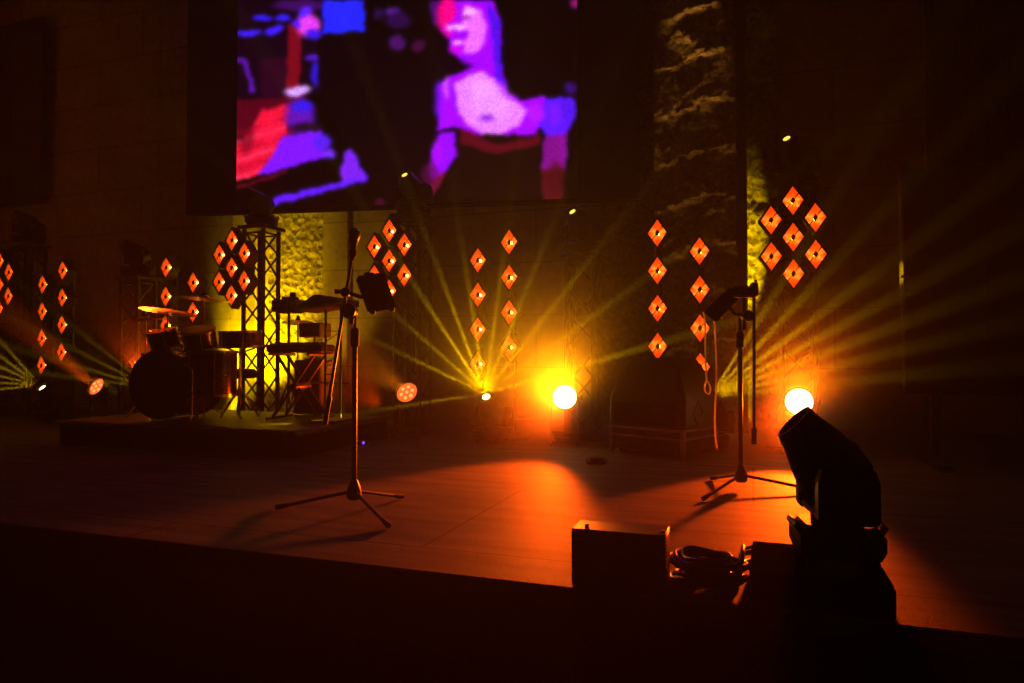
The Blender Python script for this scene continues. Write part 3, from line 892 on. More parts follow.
# right stand
base2 = at_z(741, 489)
def L2(px, py, y=0.0):
    d = ray(px, py); rel = CAM - base2
    ydir = Vector((-math.sin(YAW), math.cos(YAW), 0))
    t = (y - rel.dot(ydir))/d.dot(ydir); p = rel + d*t
    return Vector((p.dot(RIGHT), p.dot(ydir), p.z))
stand2 = thing('microphone_stand', 'black tripod stand with boom folded straight down beside its pole, on the orange-lit floor', 'microphone stand', base2, YAW, 'microphone stands')
tripod(stand2, [(-0.30, -0.33), (-0.085, 0.27), (0.38, -0.12)], 0.085, L2(744, 318).z)
b = MB(); b.tube([L2(754, 283, -0.02), L2(754, 432, -0.02)], 0.0085, 12); b.tube([L2(754, 428, -0.02), L2(754, 444, -0.02)], 0.0145, 12)
b.build('boom_arm', 'black_metal', stand2)
b = MB(); b.lathe([(0.001, -0.03), (0.030, -0.028), (0.032, 0), (0.030, 0.028), (0.001, 0.03)], 22, Matrix.Translation(L2(747, 316)) @ Matrix.Rotation(PI/2, 4, 'X'))
b.tube([L2(744, 330), L2(744, 296)], 0.010, 12)
b.build('boom_clutch', 'black_metal', stand2)
cc = L2(744.5, 292, -0.02)
b = MB(); b.box(cc, (0.14, 0.05, 0.062), 0.012); b.box(L2(754, 290, -0.02), (0.035, 0.06, 0.09), 0.01)
b.tube([L2(755, 284, -0.02), L2(756, 280, -0.02)], 0.008, 8)
b.build('boom_joint', 'black_metal', stand2)
b = MB(); b.tube([L2(747, 316), L2(735, 314, -0.02), L2(727, 305, -0.03)], 0.010, 10); b.build('tablet_clamp', 'black_metal', stand2)
hold2 = [L2(703, 313, -0.04), L2(731, 287, 0.0), L2(744, 292, 0.03), L2(715, 322, 0.0)]
t2 = sum(hold2, Vector())/4
tab2 = thing('tablet', 'dark tablet in a holder seen edge-on at the upright stand with hanging cords', 'tablet', base2 + Matrix.Rotation(YAW, 4, 'Z') @ t2, YAW)
vs, fs, nrm2 = slab([q-t2 for q in hold2], 0.022)
b = MB(); b.add(vs, fs); b.build('shell', 'black_plastic', tab2)
b = MB()
for t in (0.15, 0.45, 0.78):
    e = hold2[3]+(hold2[2]-hold2[3])*t - t2
    e2 = hold2[3]+(hold2[2]-hold2[3])*(t+0.16) - t2
    b.tube([e - Vector((0, 0.02, 0.004)), e2 - Vector((0, 0.02, 0.004))], 0.006, 8)
b.build('edge_clip', 'steel', tab2)
def smooth_path(pts, n=8):
    pts = [Vector(p) for p in pts]; out = []
    for i in range(len(pts)-1):
        p0 = pts[max(0, i-1)]; p1 = pts[i]; p2 = pts[i+1]; p3 = pts[min(len(pts)-1, i+2)]
        for k in range(n):
            t = k/n
            out.append(0.5*((2*p1)+(p2-p0)*t+(2*p0-5*p1+4*p2-p3)*t*t+(3*p1-p0-3*p2+p3)*t**3))
    out.append(pts[-1]); return out
R2 = Matrix.Rotation(YAW, 4, 'Z')
def cord(pts, label, r=0.005):
    w = [base2 + R2 @ p for p in pts]
    o = w[0].copy()
    b = MB(); b.tube([p-o for p in smooth_path(w)], r, 8)
    ob = b.build('hanging_cord', 'white_cord', None, loc=o)
    return tag(ob, label, 'cord', 'cords hanging from the tablet holder')
cord([L2(703, 312, -0.16), L2(705, 322, -0.17), L2(705.3, 350, -0.17), L2(706.5, 378, -0.17), L2(708, 382, -0.17), L2(710.5, 388, -0.17), L2(709, 394, -0.17), L2(705, 391, -0.17), L2(704.5, 386, -0.17), L2(706.5, 381, -0.16)],
     'pale cord ending in a small loop, hanging from the tablet holder', 0.0045)
cord([L2(714, 320, 0.0), L2(715, 335, 0.0), L2(716.5, 365, 0.0), L2(716, 390, 0.0), L2(714.8, 415, 0.0), L2(715.5, 438, 0.0), L2(717.5, 449, 0.0)],
     'longer pale cord hanging straight down from the tablet holder', 0.005)

# ------------------------------------------------------------------ drum riser
RZ = 0.205
rx0, rx1, ry0, ry1 = at_y(55, 424, 4.24).x, -3.14, 4.24, 5.65
riser = thing('drum_riser', 'low black platform carrying the drum kit and keyboards', 'platform', ((rx0+rx1)/2, (ry0+ry1)/2, 0))
w, dd = rx1-rx0, ry1-ry0
b = MB(); b.box((0, 0, RZ-0.02), (w, dd, 0.04), 0.006); b.build('deck', mat('riser_deck', (0.05, 0.045, 0.042), 0.55, 0, 0.25, 8), riser)
b = MB(); b.box((0, 0, (RZ-0.04)/2), (w-0.05, dd-0.05, RZ-0.042), 0.004); b.build('skirt', 'black_cloth', riser)
b = MB(); b.box((0, -dd/2-0.004, RZ-0.012), (w, 0.01, 0.02), 0.002); b.build('edge_strip', 'aluminium', riser)

# ------------------------------------------------------------------ drum kit
def RP(px, py, z=RZ): return at_z(px, py, z)
kc = at_y(160, 383, 4.50)        # centre of the front head
KR = 0.285
kick = thing('bass_drum', 'glossy black bass drum at the front of the riser', 'drum', (kc.x, kc.y, RZ), math.radians(8))
kz = KR+0.02
Rk = Matrix.Translation((0, 0, kz)) @ Matrix.Rotation(-PI/2, 4, 'X')     # local z -> +y (away)
b = MB(); b.lathe([(KR-0.012, 0.02), (KR-0.006, 0.02), (KR-0.006, 0.44), (KR-0.012, 0.44)], 44, Rk); b.build('shell', 'drum_shell', kick)
b = MB(); b.lathe([(KR-0.02, 0.008), (KR*0.6, 0.002), (0.001, 0.0)], 40, Rk); b.build('front_head', 'kick_head', kick)
for z_, nm in ((0.0, 'front_hoop'), (0.43, 'rear_hoop')):
    b = MB(); b.lathe([(KR-0.024, z_), (KR-0.022, z_-0.012), (KR+0.006, z_-0.012), (KR+0.008, z_+0.03), (KR-0.008, z_+0.03)], 44, Rk); b.build(nm, 'black_gloss', kick)
for k in range(8):
    a = 2*PI*k/8+0.2
    q = Rk @ Vector(((KR+0.012)*math.cos(a), (KR+0.012)*math.sin(a), 0))
    b = MB(); b.tube([q+Vector((0, -0.016, 0)), q+Vector((0, 0.12, 0))], 0.006, 8); b.box(q+Vector((0, 0.12, 0)), (0.02, 0.05, 0.02), 0.004); b.box(q+Vector((0, -0.008, 0)), (0.03, 0.016, 0.03), 0.004)
    b.build('tension_lug', 'chrome', kick)
for s in (-1, 1):
    b = MB(); b.tube([(s*0.24, 0.12, 0.2), (s*0.34, 0.02, 0.01)], 0.009, 8); b.build('spur_leg', 'chrome', kick)
def drum(name, r, h, loc, rot, label, legs=None, shell='drum_shell'):
    """small drum with its head up; loc = centre of the bottom"""
    t = thing(name, label, 'drum', loc, 0)
    Rm = Matrix.Rotation(rot[0], 4, 'X') @ Matrix.Rotation(rot[1], 4, 'Y')
    b = MB(); b.lathe([(r-0.01, 0.0), (r, 0.004), (r, h-0.004), (r-0.01, h)], 32, Rm); b.build('shell', shell, t)
    b = MB(); b.lathe([(r-0.004, h+0.002), (r*0.5, h+0.004), (0.001, h+0.004)], 32, Rm); b.build('drum_head', 'drum_head', t)
    for z in (0.0, h-0.012):
        b = MB(); b.lathe([(r-0.003, z), (r+0.010, z), (r+0.010, z+0.022), (r-0.003, z+0.022)], 32, Rm); b.build('rim', 'chrome', t)
    for k in range(6):
        a = 2*PI*k/6+0.3
        b = MB(); b.tube([Rm @ Vector(((r+0.012)*math.cos(a), (r+0.012)*math.sin(a), 0)), Rm @ Vector(((r+0.012)*math.cos(a), (r+0.012)*math.sin(a), h))], 0.005, 6)
        b.build('tension_rod', 'chrome', t)
    if legs:
        for k in range(3):
            a = 2*PI*k/3+0.5
            b = MB(); b.tube([((r+0.018)*math.cos(a), (r+0.018)*math.sin(a), h*0.6), ((r+0.018)*math.cos(a), (r+0.018)*math.sin(a), -legs+0.05), ((r+0.04)*math.cos(a), (r+0.04)*math.sin(a), -legs)], 0.008, 8); b.build('leg', 'chrome', t)
    return t
tp = kc + Vector((-0.16, 0.22, 0))
t_ = drum('rack_tom', 0.12, 0.15, (tp.x, tp.y, RZ+2*KR+0.045), (0.30, -0.1), 'small rack tom mounted above the bass drum, on the cymbal side')
b = MB(); b.tube([(0.12, 0.0, 0.06), (0.16, 0.03, 0.0), (0.15, 0.05, -0.05)], 0.010, 8); b.build('mount', 'chrome', t_)
tp = kc + Vector((0.22, 0.22, 0))
t_ = drum('rack_tom', 0.13, 0.16, (tp.x, tp.y, RZ+2*KR+0.04), (0.30, 0.1), 'second rack tom above the bass drum, on the throne side')
b = MB(); b.tube([(-0.13, 0.0, 0.07), (-0.18, 0.03, 0.0), (-0.17, 0.05, -0.05)], 0.010, 8); b.build('mount', 'chrome', t_)
fp = at_y(212, 395, 4.75); drum('floor_tom', 0.20, 0.38, (fp.x, fp.y, RZ+0.20), (0, 0), 'floor tom on three legs beside the bass drum', legs=0.20)
fp = at_y(240, 395, 5.0); sd = drum('snare_drum', 0.178, 0.14, (fp.x, fp.y, RZ+0.62), (0.06, 0.0), 'snare drum raised on a stand in front of the yellow niche')
b = MB(); b.tube([(0, 0, -0.01), (0, 0, -0.5)], 0.012, 10)
for k in range(3):
    a = 2*PI*k/3+0.2
    b.tube([(0, 0, -0.35), (0.18*math.cos(a), 0.18*math.sin(a), -0.612)], 0.008, 8)
    b.tube([(0, 0, -0.05), (0.15*math.cos(a), 0.15*math.sin(a), 0.0)], 0.008, 8)
b.build('drum_stand', 'chrome', sd)

def cymbal_stand(px, py, Y, r, tilt_x, tilt_y, label, hat=False, dx=0.0):
    """cymbal seen at pixel; stand drops to the riser"""
    c = at_y(px, py, Y)
    t = thing('cymbal_stand', label, 'cymbal', (c.x+dx, Y, RZ), 0, 'cymbals of the drum kit')
    hz = c.z-RZ
    Rm = Matrix.Translation((-dx, 0, hz)) @ Matrix.Rotation(tilt_x, 4, 'X') @ Matrix.Rotation(tilt_y, 4, 'Y')
    def disc(z, flip=1):
        b = MB(); b.lathe([(r, z), (r*0.97, z+0.004*flip), (r*0.5, z+0.016*flip), (r*0.2, z+0.022*flip), (r*0.15, z+0.038*flip), (r*0.05, z+0.046*flip), (0.004, z+0.047*flip), (0.004, z+0.044*flip), (r*0.05, z+0.042*flip), (r*0.15, z+0.034*flip), (r*0.2, z+0.019*flip), (r*0.5, z+0.013*flip), (r, z-0.001*flip)], 40, Rm)
        return b
    disc(0).build('cymbal_disc', 'bronze', t)
    if hat: disc(-0.03, -1).build('cymbal_disc', 'bronze', t)
    b = MB(); top = Rm @ Vector((0, 0, -0.03)); b.tube([Rm @ Vector((0, 0, 0.075)), top, (0, 0, hz-0.28-abs(dx)*0.3), (0, 0, 0.25)], 0.008, 10)
    b.tube([(0, 0, hz*0.55), (0, 0, 0.12)], 0.012, 10); b.build('pole', 'chrome', t)
    b = MB(); b.lathe([(0.016, -0.01), (0.018, 0.0), (0.018, 0.014), (0.006, 0.02)], 12, Rm @ Matrix.Translation((0, 0, 0.05))); b.build('wing_nut', 'rubber', t)
    for k in range(3):
        a = 2*PI*k/3+0.9
        b = MB(); b.tube([(0, 0, 0.3), (0.13*math.cos(a), 0.13*math.sin(a), 0.012)], 0.007, 8)
        b.tube([(0, 0, 0.14), (0.07*math.cos(a), 0.07*math.sin(a), 0.15)], 0.005, 8); b.build('leg', 'chrome', t)
    return t
cymbal_stand(168, 312, 5.15, 0.255, -0.13, 0.05, 'orange-lit crash cymbal highest at the far side of the drum kit')
cymbal_stand(146, 320, 5.38, 0.19, 0.10, 0.0, 'smaller cymbal just beneath the orange-lit crash cymbal')
cymbal_stand(204, 299.5, 5.2, 0.24, -0.05, 0.06, 'dark ride cymbal above the floor tom, highest of the kit')
cymbal_stand(166, 332, 5.5, 0.155, -0.10, 0.0, 'pair of hi-hat cymbals low above the bass drum', True)
cymbal_stand(298, 323, 5.52, 0.15, -0.10, -0.05, 'yellow-lit cymbal among the keyboards', False)

# drum throne : silhouette before the lit niche
tp = RP(240, 418); tp = at_y(240, 405, 5.42); 
th = thing('drum_throne', 'black padded drum throne with backrest in front of the yellow niche', 'stool', (tp.x, 5.42, RZ))
b = MB(); b.lathe([(0.13, 0.33), (0.155, 0.34), (0.16, 0.39), (0.13, 0.42), (0.001, 0.425)], 28); b.build('seat', 'seat_vinyl', th)
b = MB(); b.tube([(0, 0, 0.33), (0, 0, 0.1)], 0.016, 10); b.build('pole', 'chrome', th)
for k in range(3):
    a = 2*PI*k/3+0.3
    b = MB(); b.tube([(0, 0, 0.22), (0.21*math.cos(a), 0.21*math.sin(a), 0.012)], 0.010, 8); b.build('leg', 'chrome', th)

# ------------------------------------------------------------------ keyboards
ky = 5.0
p = at_y(301, 348, ky)
kb = thing('keyboard', 'long dark keyboard lying flat on the crossed stand', 'keyboard', (p.x, ky, p.z-0.04), math.radians(6), 'keyboards')
W = 0.52
b = MB(); b.box((0, 0, 0.035), (W, 0.26, 0.07), 0.012); kbody = b.build('body', 'black_plastic', kb)
b = MB()
for k in range(22): b.box((-W/2+0.03+(W-0.06)*(k+0.5)/22, -0.06, 0.072), ((W-0.06)/22-0.002, 0.12, 0.012), 0.002)
b.build('white_keys', 'key_white', kb)
b = MB()
for k in range(22):
    if k % 7 in (0, 1, 3, 4, 5): b.box((-W/2+0.03+(W-0.06)*(k+1)/22, -0.035, 0.082), (0.011, 0.075, 0.014), 0.002)
b.build('black_keys', 'black_gloss', kb)
xs = thing('keyboard_stand', 'black crossed-leg stand under the flat keyboard', 'stand', (p.x, ky, RZ), math.radians(6))
h = p.z-0.04-RZ
for sy in (-0.1, 0.1):
    b = MB(); b.tube([(-0.2, sy, 0.03), (0.18, sy, h-0.02)], 0.014, 10); b.build('leg', 'black_metal', xs)
    b = MB(); b.tube([(0.2, sy*0.8, 0.03), (-0.18, sy*0.8, h-0.02)], 0.014, 10); b.build('leg', 'black_metal', xs)
for x, z in ((-0.2, 0.018), (0.2, 0.018), (-0.18, h-0.013), (0.18, h-0.013)):
    b = MB(); b.tube([(x, -0.2, z), (x, 0.2, z)], 0.013, 10); b.build('crossbar', 'black_metal', xs)
b = MB(); b.lathe([(0.03, -0.13), (0.035, -0.12), (0.035, 0.12), (0.03, 0.13)], 16, Matrix.Translation((0, 0, h/2)) @ Matrix.Rotation(PI/2, 4, 'X')); b.build('pivot', 'black_metal', xs)

# pad / mixer box on its own stand
py_ = 5.33
p = at_y(289, 312, py_)
pad = thing('percussion_pad', 'boxy black percussion unit with knobs above the flat keyboard', 'instrument', (p.x, py_, p.z), math.radians(5))
b = MB(); b.box((0, 0, 0.055), (0.25, 0.2, 0.11), 0.01); b.build('body', 'black_plastic', pad)
b = MB(); b.box((0.0, 0.02, 0.125), (0.13, 0.1, 0.03), 0.006); b.box((0.02, 0.03, 0.16), (0.05, 0.04, 0.05), 0.006); b.build('top_unit', 'black_plastic', pad)
for k in range(4):
    b = MB(); b.lathe([(0.012, 0), (0.011, 0.016), (0.001, 0.017)], 12, Matrix.Translation((-0.09+0.06*k, -0.1, 0.055)) @ Matrix.Rotation(PI/2, 4, 'X'))
    b.build('knob', 'steel', pad)
ps = thing('pad_stand', 'thin black stand holding up the percussion unit', 'stand', (p.x, py_, RZ))
h = p.z-RZ
b = MB(); b.tube([(0, 0, 0.1), (0, 0, h-0.01)], 0.013, 10); b.build('pole', 'black_metal', ps)
b = MB(); b.box((0, 0, h-0.007), (0.2, 0.12, 0.012), 0.003); b.build('plate', 'black_metal', ps)
for k in range(3):
    a = 2*PI*k/3+PI/3
    b = MB(); b.tube([(0, 0, 0.3), (0.14*math.cos(a), 0.14*math.sin(a), 0.012)], 0.009, 8); b.build('leg', 'black_metal', ps)

# tilted synthesiser on an upright stand (red lit)
sy_ = 4.9
p = at_y(328, 312, sy_)
syn = thing('synthesizer', 'tilted dark synthesizer with a yellow-lit edge behind the slanted boom', 'keyboard', (p.x, sy_, p.z), math.radians(4), 'keyboards')
prof = [(-0.20, 0.0), (0.20, 0.05), (0.20, 0.10), (0.02, 0.13), (-0.04, 0.13), (-0.20, 0.03)]
Rp = Matrix(((1, 0, 0, 0), (0, 0, 1, 0), (0, 1, 0, 0), (0, 0, 0, 1)))
b = MB(); b.prism(prof, -0.16, 0.16, Rp); b.build('body', 'black_plastic', syn)
b = MB(); b.tube([(-0.2, -0.165, 0.012), (0.2, -0.165, 0.062)], 0.008, 8); b.build('front_edge', 'aluminium', syn)
ss = thing('upright_stand', 'red-lit upright stand under the tilted synthesizer', 'stand', (p.x, sy_, RZ), math.radians(4))
h = p.z-RZ
for x in (-0.02, 0.12):
    b = MB(); b.tube([(x, 0, 0.02), (x, 0, h+0.01+(x+0.2)*0.125)], 0.011, 10); b.build('post', 'steel', ss)
b = MB()
for k in range(6): b.tube([(-0.02, 0, 0.3+k*0.09), (0.12, 0, 0.3+(k+1)*0.09 if k % 2 == 0 else 0.3+k*0.09)], 0.005, 6)
b.tube([(-0.15, 0, 0.32), (0.2, 0, 0.32)], 0.008, 8)
b.build('lattice', 'steel', ss)
b = MB(); b.box((0.05, 0, 0.012), (0.22, 0.36, 0.022), 0.005); b.build('foot_plate', 'black_metal', ss)

# amplifier and small dark module
p = at_y(314, 360, 5.38)
amp = thing('amplifier', 'dark upright amplifier cabinet beside the crossed keyboard stand', 'amplifier', (p.x, 5.38, RZ), math.radians(6))
h = p.z-RZ; amp_top = p.z
b = MB(); b.box((0, 0, h/2+0.01), (0.27, 0.24, h-0.02), 0.012); b.build('cabinet', 'black_plastic', amp)
b = MB(); b.box((0, -0.122, h/2-0.02), (0.23, 0.008, h-0.12), 0.003); b.build('speaker_cloth', 'black_cloth', amp)
b = MB(); b.tube([(0.135, -0.06, h-0.06), (0.155, -0.05, h-0.06), (0.155, 0.05, h-0.06), (0.135, 0.06, h-0.06)], 0.008, 8); b.build('handle', 'rubber', amp)
for k in range(4):
    b = MB(); b.box((-0.11 if k % 2 else 0.11, -0.1 if k < 2 else 0.1, 0.006), (0.03, 0.03, 0.012), 0.003); b.build('foot', 'rubber', amp)
p = at_y(315, 338, 5.38)
md = thing('rack_module', 'dark rack unit on a short pole on top of the amplifier cabinet', 'instrument', (p.x, 5.38, amp_top), math.radians(5))
h = p.z-amp_top
b = MB(); b.box((0, 0, h+0.07), (0.22, 0.2, 0.13), 0.008); b.build('body', 'black_plastic', md)
b = MB(); b.tube([(0, 0, 0.02), (0, 0, h+0.01)], 0.014, 10); b.build('pole', 'black_metal', md)
b = MB(); b.lathe([(0.10, 0.001), (0.10, 0.012), (0.03, 0.03)], 24); b.build('round_base', 'black_metal', md)

# ------------------------------------------------------------------ monitor wedge on a flight case
case_rot = math.radians(-24)
CW, CD, CH = 0.62, 0.50, 0.215
pc = at_z(683, 460); pc = pc - Matrix.Rotation(case_rot, 4, 'Z') @ Vector((CW/2, -CD/2, 0))
case = thing('flight_case', 'black flight case with metal edging under the large dark monitor', 'case', (pc.x, pc.y, 0), case_rot)
b = MB(); b.box((0, 0, CH/2+0.02), (CW, CD, CH-0.04), 0.006); b.build('body', 'case_ply', case)
for z in (CH-0.012, CH-0.075):
    b = MB()
    for sx, sy, lx, ly in ((0, -1, CW+0.012, 0.012), (0, 1, CW+0.012, 0.012), (-1, 0, 0.012, CD), (1, 0, 0.012, CD)):
        b.box((sx*CW/2, sy*CD/2, z), (lx, ly, 0.02), 0.003)
    b.build('edge_band', 'aluminium', case)
for sx in (-1, 1):
    for sy in (-1, 1):
        b = MB(); b.box((sx*CW/2, sy*CD/2, CH/2), (0.035, 0.035, CH-0.03), 0.006); b.build('corner', 'aluminium', case)
        b = MB(); b.lathe([(0.022, -0.012), (0.024, 0), (0.022, 0.012)], 16, Matrix.Translation((sx*(CW/2-0.06), sy*(CD/2-0.06), 0.024)) @ Matrix.Rotation(PI/2, 4, 'X')); b.build('wheel', 'rubber', case)
mon = thing('stage_monitor', 'large dark stage monitor with sloped sides between the lamps', 'speaker', (pc.x, pc.y, CH), case_rot)
hm = 0.52
lv = [(0.0, 1.0, 1.0, 0), (0.20, 1.0, 1.0, 0), (0.37, 0.86, 0.90, 0.0), (hm, 0.62, 0.60, 0.0)]
vs = []; fs = []
for z, fx, fy, o_ in lv:
    hx, hy = (CW+0.04)/2*fx, (CD+0.04)/2*fy; c_ = 0.03
    vs += [(-hx+c_, -hy, z), (hx-c_, -hy, z), (hx, -hy+c_, z), (hx, hy-c_, z), (hx-c_, hy, z), (-hx+c_, hy, z), (-hx, hy-c_, z), (-hx, -hy+c_, z)]
fs = [list(range(8))[::-1], list(range(24, 32))]
for r in range(3):
    for i in range(8): fs.append([r*8+i, r*8+(i+1) % 8, r*8+8+(i+1) % 8, r*8+8+i])
b = MB(); b.add(vs, fs); b.build('cabinet', 'black_plastic', mon)
b = MB(); b.box((0, -CD/2-0.022, 0.10), (CW-0.08, 0.01, 0.16), 0.004); b.build('grille', 'black_cloth', mon)
# steel diamond outline modelled in place of a lamp reflection, and recessed handle on the visible faces
b = MB(); X = CW/2+0.024
dz, dy_ = 0.10, 0.075
b.tube([(X, -0.06-dy_, 0.105), (X, -0.06, 0.105+dz), (X, -0.06+dy_, 0.105), (X, -0.06, 0.105-dz)], 0.005, 6, closed=True); b.build('diamond_reflection', 'steel', mon)
b = MB(); b.box((0.13, -CD/2-0.024, 0.14), (0.11, 0.012, 0.035), 0.005); b.build('handle', 'black_gloss', mon)

# ------------------------------------------------------------------ stage-front objects
# blinder with two lamps, face to the house
pb = at_y(619, 590, EDGE_Y+0.03); 
xa, xb = x_at(571, EDGE_Y+0.02), x_at(664, EDGE_Y+0.02)
bw, bh, bd = xb-xa, 0.185, 0.13
bl = thing('blinder_light', 'unlit two-lamp black blinder box at the stage edge', 'stage light', ((xa+xb)/2, EDGE_Y+0.02+bd/2, 0))
b = MB()
b.box((0, bd/2-0.006, bh/2), (bw, 0.012, bh), 0.003)
b.box((0, 0, bh-0.005), (bw, bd, 0.010), 0.003); b.box((0, 0, 0.005), (bw, bd, 0.010), 0.003)
for s in (-1, 1): b.box((s*(bw/2-0.004), 0, bh/2), (0.008, bd, bh-0.02), 0.002)
# front panel with two round openings
for s in (-1, 1):
    n_ = 32; cx_ = s*bw*0.245; hw = bw*0.245
    outer = []; inner = []
    for k in range(n_):
        a = 2*PI*k/n_+PI/4
        ca, sa = math.cos(a), math.sin(a); q = max(abs(ca)/hw, abs(sa)/(bh/2-0.008))
        outer.append((cx_+ca/q, -bd/2+0.006, bh/2+sa/q)); inner.append((cx_+ca*0.064, -bd/2+0.006, bh/2+sa*0.064))
    b.add(outer+inner, [[k, (k+1) % n_, n_+(k+1) % n_, n_+k] for k in range(n_)])
bh_ = b.build('housing', 'black_metal', bl)
for s in (-1, 1):
    A = Matrix.Translation((s*bw*0.245, -bd/2+0.008, bh/2)) @ Matrix.Rotation(PI/2, 4, 'X')
    b = MB(); b.lathe([(0.066, 0.0), (0.064, -0.004), (0.05, -0.03), (0.02, -0.045), (0.002, -0.046)], 32, A)
    rf = b.build('reflector', 'dim_reflector', bl)
    b = MB(); b.lathe([(0.070, 0.0), (0.071, 0.006), (0.064, 0.007), (0.063, 0.0)], 32, A); b.build('lens_ring', 'black_gloss', bl)
    b = MB(); b.lathe([(0.063, -0.002), (0.03, 0.004), (0.002, 0.006)], 28, A)
    g = b.build('lamp_lens', 'lens_dark', bl)
b = MB()
for k in range(13):
    b.lathe([(0.0045, 0), (0.003, 0.003), (0.001, 0.0035)], 8, Matrix.Translation((bw/2, -bd/2+0.012, 0.022+k*0.012)) @ Matrix.Rotation(PI/2, 4, 'Y'))
b.build('rivets', 'steel', bl)
for s in (-1, 1):
    b = MB(); b.lathe([(0.007, 0), (0.008, 0.005), (0.005, 0.008)], 12, Matrix.Translation((s*bw*0.36 if s < 0 else bw*0.46, -bd*0.2, bh)))
    b.build('knob', 'chrome', bl)

# cable coil
pcoil = at_z(708, 582)
coil_c = Vector((pcoil.x, max(pcoil.y, EDGE_Y+0.15), 0))
pts = []
turns, nn = 11, 40
rr_ = random.Random(5)
for i in range(turns*nn):
    a = 2*PI*i/nn; k = i//nn
    f = i/(turns*nn)
    R_ = 0.094+0.018*math.sin(k*2.3+a*0.5)+0.010*math.sin(a*2+k)
    pts.append((R_*math.cos(a)*1.02, R_*math.sin(a), 0.008+0.082*f+0.006*math.sin(a*3+k*1.3)))
pts += [(0.11, 0.10, 0.10), (0.10, 0.16, 0.03), (0.11, 0.24, 0.009), (0.16, 0.31, 0.008), (0.26, 0.33, 0.008), (0.34, 0.31, 0.008)]
b = MB(); b.tube(smooth_path(pts, 2), 0.0075, 8)
tag(b.build('cable_coil', 'cable', None, loc=coil_c), 'coiled black cable piled at the stage edge beside the blinder box', 'cable')
b = MB()
ring = [(0.115*math.cos(2*PI*k/40), 0.115*math.sin(2*PI*k/40)) for k in range(40)]

# low case carrying the front moving head
x0c, x1c = x_at(749, EDGE_Y+0.02), x_at(893, EDGE_Y+0.02)
lc = thing('low_case', 'low black case at the stage edge under the big moving head', 'case', ((x0c+x1c)/2, EDGE_Y+0.02+0.19, 0))
b = MB(); b.box((0, 0, 0.045), (x1c-x0c, 0.38, 0.088), 0.006); b.build('body', 'black_cloth', lc)
b = MB(); b.box((0, 0, 0.094), (x1c-x0c-0.01, 0.37, 0.010), 0.003); b.build('lid', 'black_cloth', lc)
for s in (-1, 1):
    b = MB(); b.box((s*((x1c-x0c)/2), 0, 0.05), (0.012, 0.1, 0.04), 0.004); b.build('handle', 'rubber', lc)
MH_T = math.radians(40)
big = make_head(MH_T, None, 0.035, 0.86)
pbig = at_y(836, 553, EDGE_Y+0.24)
big.location = (pbig.x, EDGE_Y+0.24, 0.0995); big.rotation_euler = (0, 0, 0.16); big.scale = (0.87, 0.87, 1.06)
tag(big, 'large black moving head tilted up on the low case at the stage front', 'stage light')
# power cable lying near the head
q = [at_z(742, 552), at_z(752, 549), at_z(765, 550), at_z(780, 552), at_z(792, 549), at_z(800, 540)]
o0 = q[0].copy()
b = MB(); b.tube(smooth_path([p_-o0+Vector((0, 0, 0.007)) for p_ in q]), 0.006, 8)
tag(b.build('power_cable', 'cable', None, loc=o0), 'black cable running along the floor to the big moving head', 'cable')

# small pedals on the floor
def pedal(px, py, label, led):
    p = at_z(px, py); t = thing('floor_pedal', label, 'pedal', p, YAW, 'pedals on the stage floor')
    b = MB(); b.box((0, 0, 0.02), (0.14, 0.09, 0.04), 0.008); b.build('body', 'black_plastic', t)
    b = MB(); b.lathe([(0.014, 0.04), (0.014, 0.052), (0.001, 0.054)], 14, Matrix.Translation((0.0, -0.015, 0))); b.build('switch', 'chrome', t)
    for s in (-1, 1):
        b = MB(); b.lathe([(0.012, 0), (0.009, 0.007), (0.001, 0.009)], 10, Matrix.Translation((s*0.055, -0.045, 0.024)) @ Matrix.Rotation(PI/2, 4, 'X'))
        b.build('indicator', 'led_violet' if led else 'steel', t)
pedal(358, 445, 'floor pedal with two violet indicator lights behind the slanted mic stand', True)
pedal(596, 463, 'dark floor pedal in front of the dark monitor', False)

# ------------------------------------------------------------------ lights of the place
OR = (1.0, 0.07, 0.002); YE = (1.0, 0.55, 0.0)
def dirn(az, el):
    a, e = math.radians(az), math.radians(el)
    return Vector((math.sin(a)*math.cos(e), -math.cos(a)*math.cos(e), math.sin(e)))
spot('lamp_middle', E_loc, dirn(-1, -3), (1.0, 0.08, 0.002), 900, 45, 0.7, 0.06)
spot('lamp_middle_spill', E_loc, dirn(-3, 38), (1.0, 0.27, 0.002), 650, 105, 1.0, 0.06)
spot('lamp_bright', F_loc, dirn(-11.5, -9), OR, 1000, 34, 0.5, 0.06)
spot('lamp_bright_spill', F_loc, dirn(-4, 38), (1.0, 0.13, 0.002), 420, 100, 1.0, 0.06)
spot('lamp_orange', C_loc, Vector((-0.75, -0.25, 0.55)), (1.0, 0.2, 0.005), 260, 60, 0.8, 0.05)
spot('lamp_drums', B_loc, Vector((-0.75, -0.2, 0.62)), (1.0, 0.10, 0.004), 4000, 22, 0.8, 0.05)
spot('star_spill', beam_src[2], dirn(8, 50), (1.0, 0.42, 0.0), 70, 100, 1.0, 0.03)

